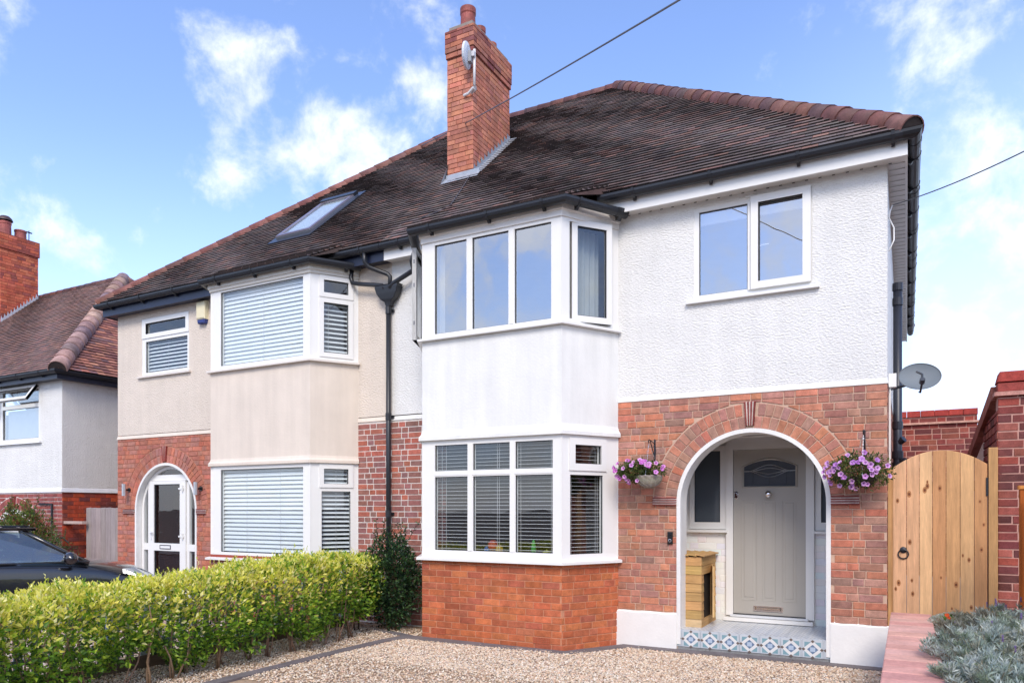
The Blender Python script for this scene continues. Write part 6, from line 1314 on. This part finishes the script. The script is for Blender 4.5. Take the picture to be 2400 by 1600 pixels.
# ================================================================== RAISED BED PLANTS
def needles(cx, cy, cz, n, L, w, colr, r, spread=1.0, up=.6):
    """one rosette of narrow leaves"""
    d = r.normal(0, 1, (n, 3)); d[:, 2] = np.abs(d[:, 2])*.8+up; d[:, :2] *= spread
    P = np.array([cx, cy, cz])+r.normal(0, L*.12, (n, 3))
    return leaves(P, d, r.uniform(.6, 1.1, n)*L, colr, w/L, .3, rs=r, curl=.12)
def lavender(label, c, rad, z0, h, nros, seed, pal=None, L=.07, cat='lavender'):
    r = np.random.default_rng(seed); t = thing('lavender_bush', label, cat, (c[0], c[1], z0), 'silver lavender bushes in the raised bed')
    pal = np.array(pal or [S(186, 200, 190), S(202, 214, 204), S(170, 186, 170), S(212, 220, 212), S(150, 166, 140), S(180, 180, 160)]); parts = []; st = MB()
    for i in range(nros):
        a = r.uniform(0, 6.28); q = math.sqrt(r.uniform(0, 1)); x, y = c[0]+rad*q*math.cos(a), c[1]+rad*q*math.sin(a); hh = h*(1-.55*q*q)*r.uniform(.72, 1.12)
        lx, ly = (x-c[0])*.35, (y-c[1])*.35; b = Vector((x-lx*1.4, y-ly*1.4, z0)); e = Vector((x+lx, y+ly, z0+hh))
        if r.uniform() < .6: st.tube([b, b.lerp(e, .5)+Vector((0, 0, .01)), e], .0028, 4, jit(S(140, 128, 108), .15))
        cc = pal[r.integers(len(pal))]
        for f in (.45, .62, .78, .9, 1.0):
            if r.uniform() < .12: continue
            p = b.lerp(e, f); n = 8 if f < 1 else 13; parts.append(needles(p.x, p.y, p.z, n, L*(1.05-.25*f),   .0095, np.clip(cc*r.uniform(.75, 1.15, (n, 1)), 0, 1), r, up=.7 if f > .8 else .3))
    V, T, C = join(parts); mesh_np('foliage', V, T, C, M['leaf'], t, 'stuff'); st.build('stem', M['woodx'], t, kind='stuff')
    for i in range(2):
        a = r.uniform(0, 6.28); q = r.uniform(0, .8)*rad; b = Vector((c[0]+q*math.cos(a), c[1]+q*math.sin(a), z0+h*.5)); e = b+Vector((r.normal(0, .06), r.normal(0, .06), r.uniform(.16, .28)))
        f = MB(); f.tube([b, b.lerp(e, .5)+Vector((r.normal(0, .01), 0, 0)), e], .0022, 4, S(120, 128, 96))
        for k in range(5): f.lathe(e+Vector((0, 0, -.03+k*.008)), [(0, 0), (.006, .002), (.0065, .005), (0, .009)], 6, jit(S(130, 108, 160), .2))
        f.build('flower_stalk', M['petal'], t)
    return t
mb = MB(); mb.box(FRONT, .17, 2.2, .55, 5.4, .2, .54, S(84, 66, 52)); tag(mb.build('bed_soil', M['ground'], None), 'dark soil filling the raised bed', 'soil', kind='stuff')
lavender('silver lavender bush spilling over the coping at the front of the raised bed', (.50, -2.75), .30, .52, .30, 210, 41)
lavender('large silver lavender bush at the right edge of the raised bed', (.82, -2.35), .38, .52, .36, 250, 42)
lavender('brownish lavender bush in the middle of the raised bed', (.52, -1.85), .25, .52, .28, 130, 43, [S(150, 152, 134), S(166, 172, 156), S(140, 134, 116), S(176, 180, 166)])
lavender('silver lavender bush at the far right end of the raised bed', (.74, -1.35), .26, .52, .28, 120, 44)
lavender('small front lavender shoots at the bottom of the planter wall', (.42, -3.45), .22, .52, .20, 90, 45)
r = np.random.default_rng(50); t = thing('alyssum_mound', 'dense pale grey-green mound plant behind the lavender at the coping end', 'plant', (.33, -.85, .54)); parts = []
n = 5200; a = r.uniform(0, 6.28, n); ph = np.arccos(r.uniform(0, 1, n)); d = np.stack([np.sin(ph)*np.cos(a), np.sin(ph)*np.sin(a), np.cos(ph)], 1); P = np.array([.40, -.85, .52])+d*np.array([.27, .34, .155])*(1-np.abs(r.normal(0, .08, n)))[:, None]
pl_ = np.array([S(206, 214, 200), S(190, 200, 184), S(216, 222, 212), S(170, 184, 164)]); V, T, C = leaves(P, d+r.normal(0, .5, (n, 3)), r.uniform(.010, .018, n), pl_[r.integers(4, size=n)]*r.uniform(.8, 1.1, (n, 1)), .5, rs=r); mesh_np('foliage', V, T, C, M['leaf'], t, 'stuff')
def small_flower(name, label, pos, pc, n, R0, seed, leafpal):
    r = np.random.default_rng(seed); t = thing(name, label, 'flower', pos)
    for i in range(n):
        o = Vector(pos)+Vector((r.normal(0, .02), r.normal(0, .02), r.uniform(.02, .07))); nr_ = Vector((r.normal(0, .4), -1, .7+r.normal(0, .3))).normalized(); ea = nr_.orthogonal().normalized(); eb = nr_.cross(ea); mb = MB()
        for k in range(7):
            a = 2*math.pi*k/7; d = ea*math.cos(a)+eb*math.sin(a); e = ea*math.cos(a+1.57)+eb*math.sin(a+1.57); mb.face([o, o+d*R0*.7+e*R0*.35, o+d*R0+nr_*.004, o+d*R0*.7-e*R0*.35], jit(pc, .2))
        mb.build('petals', M['petal'], t)
    m = 90; P = np.array(pos)+r.normal(0, .03, (m, 3))+np.array([0, 0, -.02]); lp = np.array(leafpal); V, T, C = leaves(P, r.normal(0, .6, (m, 3))+np.array([0, 0, .8]), r.uniform(.03, .05, m), lp[r.integers(len(lp), size=m)], .4, rs=r); mesh_np('foliage', V, T, C, M['leaf'], t, 'stuff')
small_flower('orange_flower', 'small orange marigold flower in the raised bed', (.325, -1.32, .66), S(226, 88, 30), 3, .020, 51, [S(92, 128, 52), S(110, 140, 60)])
small_flower('purple_flower', 'violet pansy flower in the raised bed beside the marigold', (.385, -1.52, .64), S(142, 112, 190), 5, .022, 52, [S(84, 116, 48), S(120, 140, 56), S(70, 96, 42)])
small_flower('green_seedling', 'bright green leafy seedling in the raised bed', (.60, -1.2, .66), S(130, 170, 80), 2, .026, 53, [S(130, 176, 90), S(150, 190, 90)])

# ================================================================== CAR
def build_car():
    t = thing('parked_car', 'black hatchback parked on the next drive behind the hedge', 'car', (0, 0, 0))
    PT, GL, BK = M['carpaint'], M['glasscar'], M['black']; BC = (.006, .006, .009)
    hw_ = .86
    # stations along the length x (0 rear .. 4.0 nose): (x, half width scale, sill z, belt z, top z)
    st = [(0.0, .80, .35, .78, .80), (.12, .92, .30, .88, .92), (.5, .98, .22, .93, .99), (1.2, 1.0, .20, .93, .99), (2.0, 1.0, .20, .92, .98), (2.6, 1.0, .20, .90, .97), (3.0, .99, .20, .86, .955), (3.4, .96, .22, .78, .90), (3.7, .90, .26, .68, .83), (3.92, .78, .32, .58, .72), (4.02, .60, .38, .50, .58)]
    V = []; m = 13
    for x, k, zs, zb, zt in st:
        w = hw_*k; pr_ = [(w*.86, zs), (w*.98, zs+.12), (w, (zs+zb)/2), (w*.985, zb-.06), (w*.94, zb+.0), (w*.80, zb+(zt-zb)*.65), (w*.45, zt-.004)]
        row = [(-y, z) for y, z in pr_]+[(y, z) for y, z in pr_[::-1]]
        V += [(x-2, y, z) for y, z in row]
    n = 14; Fs = [(i*n+j, (i+1)*n+j, (i+1)*n+j+1, i*n+j+1) for i in range(len(st)-1) for j in range(n-1)]+[tuple(range(n)), tuple(range((len(st)-1)*n, len(st)*n))[::-1]]
    mb = MB(); mb.mesh(V, Fs, BC); o = mb.build('body', PT, t, smooth=True); md = o.modifiers.new('s', 'SUBSURF'); md.levels = md.render_levels = 2
    # roof and pillars
    roof = [(.42, .62, 1.30), (.8, .66, 1.43), (1.4, .68, 1.475), (1.9, .67, 1.455), (2.22, .63, 1.37)]
    V = []
    for x, w, z in roof: V += [(x-2, y, z-abs(y/w)**3*.06) for y in (-w, -w*.8, -w*.4, 0, w*.4, w*.8, w)]
    Fs = [(i*7+j, (i+1)*7+j, (i+1)*7+j+1, i*7+j+1) for i in range(4) for j in range(6)]; mb = MB(); mb.mesh(V, Fs, BC); mb.mesh([(p[0], p[1], p[2]-.03) for p in V], Fs, S(150, 150, 150)); o = mb.build('roof', PT, t, smooth=True)
    for s in (-1, 1):
        mb = MB(); mb.tube([(.24, s*.64, 1.38), (.5-.1, s*.67, 1.40), (-.4, s*.69, 1.41), (-1.2, s*.67, 1.36), (-1.62, s*.63, 1.24)], .024, 6, BC); mb.tube([(.24, s*.64, 1.38), (.60, s*.72, 1.16), (1.02, s*.78, .91)], [.028, .03, .04], 6, BC); mb.tube([(-.35, s*.69, 1.40), (-.38, s*.82, .95)], .035, 6, BC); mb.tube([(-1.6, s*.63, 1.25), (-1.75, s*.80, .93)], .05, 6, BC); mb.build('pillar', PT, t, smooth=True)
        mb = MB(); P = [(.93, s*.79, .955), (.27, s*.645, 1.355), (-.34, s*.675, 1.385), (-.36, s*.80, .955)]; mb.face(P); mb.build('side_window', GL, t)
        mb = MB(); P = [(-.40, s*.80, .955), (-.38, s*.675, 1.385), (-1.2, s*.655, 1.34), (-1.66, s*.76, .955)]; mb.face(P); mb.build('side_window', GL, t)
        mb = MB(); mb.tube([(.98, s*.85, .945), (-.4, s*.855, .95), (-1.7, s*.82, .94)], .012, 4, BLK); mb.build('belt_trim', BK, t)
        mb = MB(); c = Vector((.78, s*.98, 1.0)); prof = [(0, -.13), (.07, -.11), (.10, -.03), (.10, .04), (.07, .11), (0, .13)]
        mb.lathe(c, [(r_*.9, h_) for r_, h_ in prof], 14, BC, axis=(0, 1, 0)); mb.tube([(.82, s*.80, .965), (.79, s*.92, .98)], .022, 6, BC); mo = mb.build('mirror', PT, t, smooth=True)
        mb = MB(); mb.face([(.70, s*.98-.085, .935), (.70, s*.98+.085, .94), (.70, s*.98+.08, 1.06), (.70, s*.98-.08, 1.06)], (.8, .8, .82)); mb.build('mirror_glass', M['chrome'], mo)
        mb = MB(); hl = [(1.42, s*.80, .735), (1.86, s*.60, .60), (1.90, s*.52, .66), (1.60, s*.62, .80), (1.42, s*.76, .80)]; mb.mesh([Vector(p)+Vector((.02, s*.025, .02)) for p in hl], [(0, 1, 2, 3, 4)], (.55, .58, .62)); mb.build('headlight', M['chrome'], t)
        for xw in (-1.3, 1.25):
            mb = MB(); mb.lathe((xw, s*.74, .31), [(.17, .09), (.30, .10), (.315, .04), (.315, -.06), (.28, -.09), (0, -.09)], 24, S(30, 30, 32), axis=(0, s, 0)); wo_ = mb.build('wheel', BK, t, smooth=True)
            mb = MB(); mb.lathe((xw, s*.74, .31), [(.0, .07), (.05, .085), (.16, .075), (.20, .09)], 20, (.5, .5, .52), axis=(0, s, 0)); mb.build('rim', M['metal'], wo_)
    mb = MB(); mb.face([(1.04, -.72, .915), (1.04, .72, .915), (.26, .62, 1.37), (.26, -.62, 1.37)]); mb.build('windscreen', GL, t)
    mb = MB(); mb.face([(-1.80, -.70, .96), (-1.80, .70, .96), (-1.58, .60, 1.27), (-1.58, -.60, 1.27)]); mb.build('rear_window', GL, t)
    mb = MB(); th_ = [2*math.pi*j/24 for j in range(25)]; mb.tube([(.38+.06*math.cos(k)*.5, -.36+.18*math.sin(k), .93+.18*math.cos(k)) for k in th_], .014, 6, S(36, 36, 38), cap=False); mb.tube([(.39, -.52, .92), (.42, -.36, .93), (.39, -.20, .92)], .02, 6, S(36, 36, 38)); mb.build('steering_wheel', BK, t)
    mb = MB(); FF = Fr((0, 0, 0), (1, 0, 0), (0, 1, 0)); mb.box(FF, .55, 1.0, -.72, .72, .6, .93, S(50, 52, 56))
    for s in (-1, 1): mb.box(FF, -.45, .0, s*.36-.24, s*.36+.24, .35, .55, S(60, 62, 66)); mb.box(FF, -.55, -.38, s*.36-.24, s*.36+.24, .4, 1.02, S(60, 62, 66)); mb.box(FF, -.54, -.42, s*.36-.12, s*.36+.12, 1.04, 1.2, S(54, 56, 60))
    mb.build('seats', M['cloth'], t)
    mb = MB(); mb.box(FF, 1.99, 2.03, -.25, .25, .42, .53, S(230, 220, 120)); mb.build('number_plate', M['plain'], t)
    return t
car = build_car(); car.location = (-11.25, -2.95, GZ+.0); car.rotation_euler = (0, 0, R(65)); car['label'] = 'black hatchback parked on the next drive behind the hedge'
# ================================================================== LEFT PASSAGE
t = thing('weathered_gate', 'weathered grey vertical board gate between the cream and far left houses', 'gate', (-13.7, .3, -.6)); WG = Fr((-14.48, .30, -.7), (1, 0, 0), (0, -1, 0))
for i in range(9):
    a = i*.158; mb = MB(); mb.plank([(a, 0), (a+.152, 0), (a+.152, 2.34+random.uniform(-.01, .01)), (a, 2.34)], WG, 0, .02, jit(S(168, 156, 152), .1, .03), 0, .004); mb.build('board', M['wood'], t)
mb = MB(); mb.box(WG, 1.33, 1.42, -.02, .06, 0, 2.44, S(184, 172, 166)); mb.build('post', M['wood'], t)
mb = MB(); mb.box(Fr((-14.98, .15, 1.32), (1, 0, 0), (0, -1, 0)), 0, .62, -.06, .03, 0, .055, S(206, 180, 170)); tag(mb.build('timber_shelf', M['woodx'], None), 'pale timber shelf rail fixed to the far left house side wall', 'shelf')
t = thing('low_board_fence', 'low dark horizontal board fence beside the weathered gate', 'fence', (-14.4, -.6, 0)); LF = Fr((-15.0, -.25, -.4), (1, 0, 0), (0, -1, 0))
for i in range(6): mb = MB(); mb.plank([(0, i*.16), (.62, i*.16), (.62, i*.16+.15), (0, i*.16+.15)], LF, 0, .02, jit(S(70, 56, 52), .2), 0, .003); mb.build('board', M['woodx'], t)
mb = MB(); mb.tube([(-14.92+.0, -.15, .55), (-14.9, -.15, .8), (-14.75, -.15, 1.02), (-14.55, -.15, 1.06), (-14.35, -.15, .96)], .016, 6, S(40, 34, 34)); tag(mb.build('hose_arch', M['black'], None), 'black curved hose arch against the far side wall', 'hose')
t = thing('flower_bracket', 'dark iron bracket and post on the far left house front', 'bracket', (-15.4, 0, 1.5)); mb = MB(); mb.tube([(-15.75, .07, 1.72), (-15.3, .07, 1.72), (-15.3, .07, 1.1)], .022, 6, BLK); mb.tube([(-15.78, .02, 1.68), (-15.82, .0, 1.6), (-15.80, .0, 1.5)], .014, 6, BLK); mb.build('arm', M['black'], t)
# ================================================================== STREET OPPOSITE (seen in the window reflections)
def far_house(x0, x1, label, pal, seed):
    random.seed(seed); t = thing('opposite_house', label, 'house', ((x0+x1)/2, -30, 0), 'houses across the street'); F = Fr((x1, -27, 0), (-1, 0, 0), (0, 1, 0)); L = x1-x0
    wins = [(L*.12, L*.42, .9, 2.3), (L*.12, L*.42, 3.6, 5.0), (L*.64, L*.88, 3.7, 4.9)]
    mb = MB(); mb.plate(F, (0, L, -.1, 5.4), wins+[(L*.68, L*.84, 0, 2.2)], 0, -.25, S(120, 66, 54)); mb.plate(Fr((x0, -27, 0), (0, -1, 0), (-1, 0, 0)), (0, 8, -.1, 5.4), [], 0, -.1, S(120, 66, 54)); mb.plate(Fr((x1, -35, 0), (0, 1, 0), (1, 0, 0)), (0, 8, -.1, 5.4), [], 0, -.1, S(120, 66, 54)); mb.build('wall', M['brick'], t)
    for w in wins:
        mb = MB(); mb.plate(F, w, [(w[0]+.08, (w[0]+w[1])/2-.04, w[2]+.08, w[3]-.08), ((w[0]+w[1])/2+.04, w[1]-.08, w[2]+.08, w[3]-.08)], -.05, -.12, WH); o = mb.build('window', M['white'], t)
        mb = MB(); mb.face([F.p(w[0], -.13, w[2]), F.p(w[1], -.13, w[2]), F.p(w[1], -.13, w[3]), F.p(w[0], -.13, w[3])], S(40, 44, 50)); mb.build('pane', M['glaze'], o)
    mb = MB(); mb.box(F, L*.68, L*.84, -.2, -.1, 0, 2.2, pal); mb.build('door', M['door'], t)
    mb = MB(); a, b = (x0-.3, -26.6, 5.4), (x1+.3, -26.6, 5.4); c, d = (x1+.3, -35.4, 5.4), (x0-.3, -35.4, 5.4); e, f = (x0+3, -31, 8.6), (x1-3, -31, 8.6) if L > 7 else ((x0+x1)/2+.2, -31, 8.6)
    mb.mesh([a, b, c, d, e, f], [(0, 1, 5, 4), (1, 2, 5), (2, 3, 4, 5), (3, 0, 4)], S(84, 62, 56)); mb.build('roof', M['tile'], t)
    mb = MB(); mb.box(F, L*.5-.4, L*.5+.4, -4.6, -3.8, 7.5, 9.6, S(130, 72, 58)); mb.build('chimney', M['brick'], t)
far_house(-15, -8, 'brick house across the street, furthest left behind the camera', S(60, 80, 60), 1)
far_house(-7.4, -.4, 'brick house across the street directly behind the camera', S(150, 40, 40), 2)
far_house(.8, 7.8, 'brick house across the street, right of the camera axis', S(50, 60, 90), 3)
far_house(8.4, 15.4, 'brick house across the street with a pale door at the far right', S(200, 200, 190), 4)
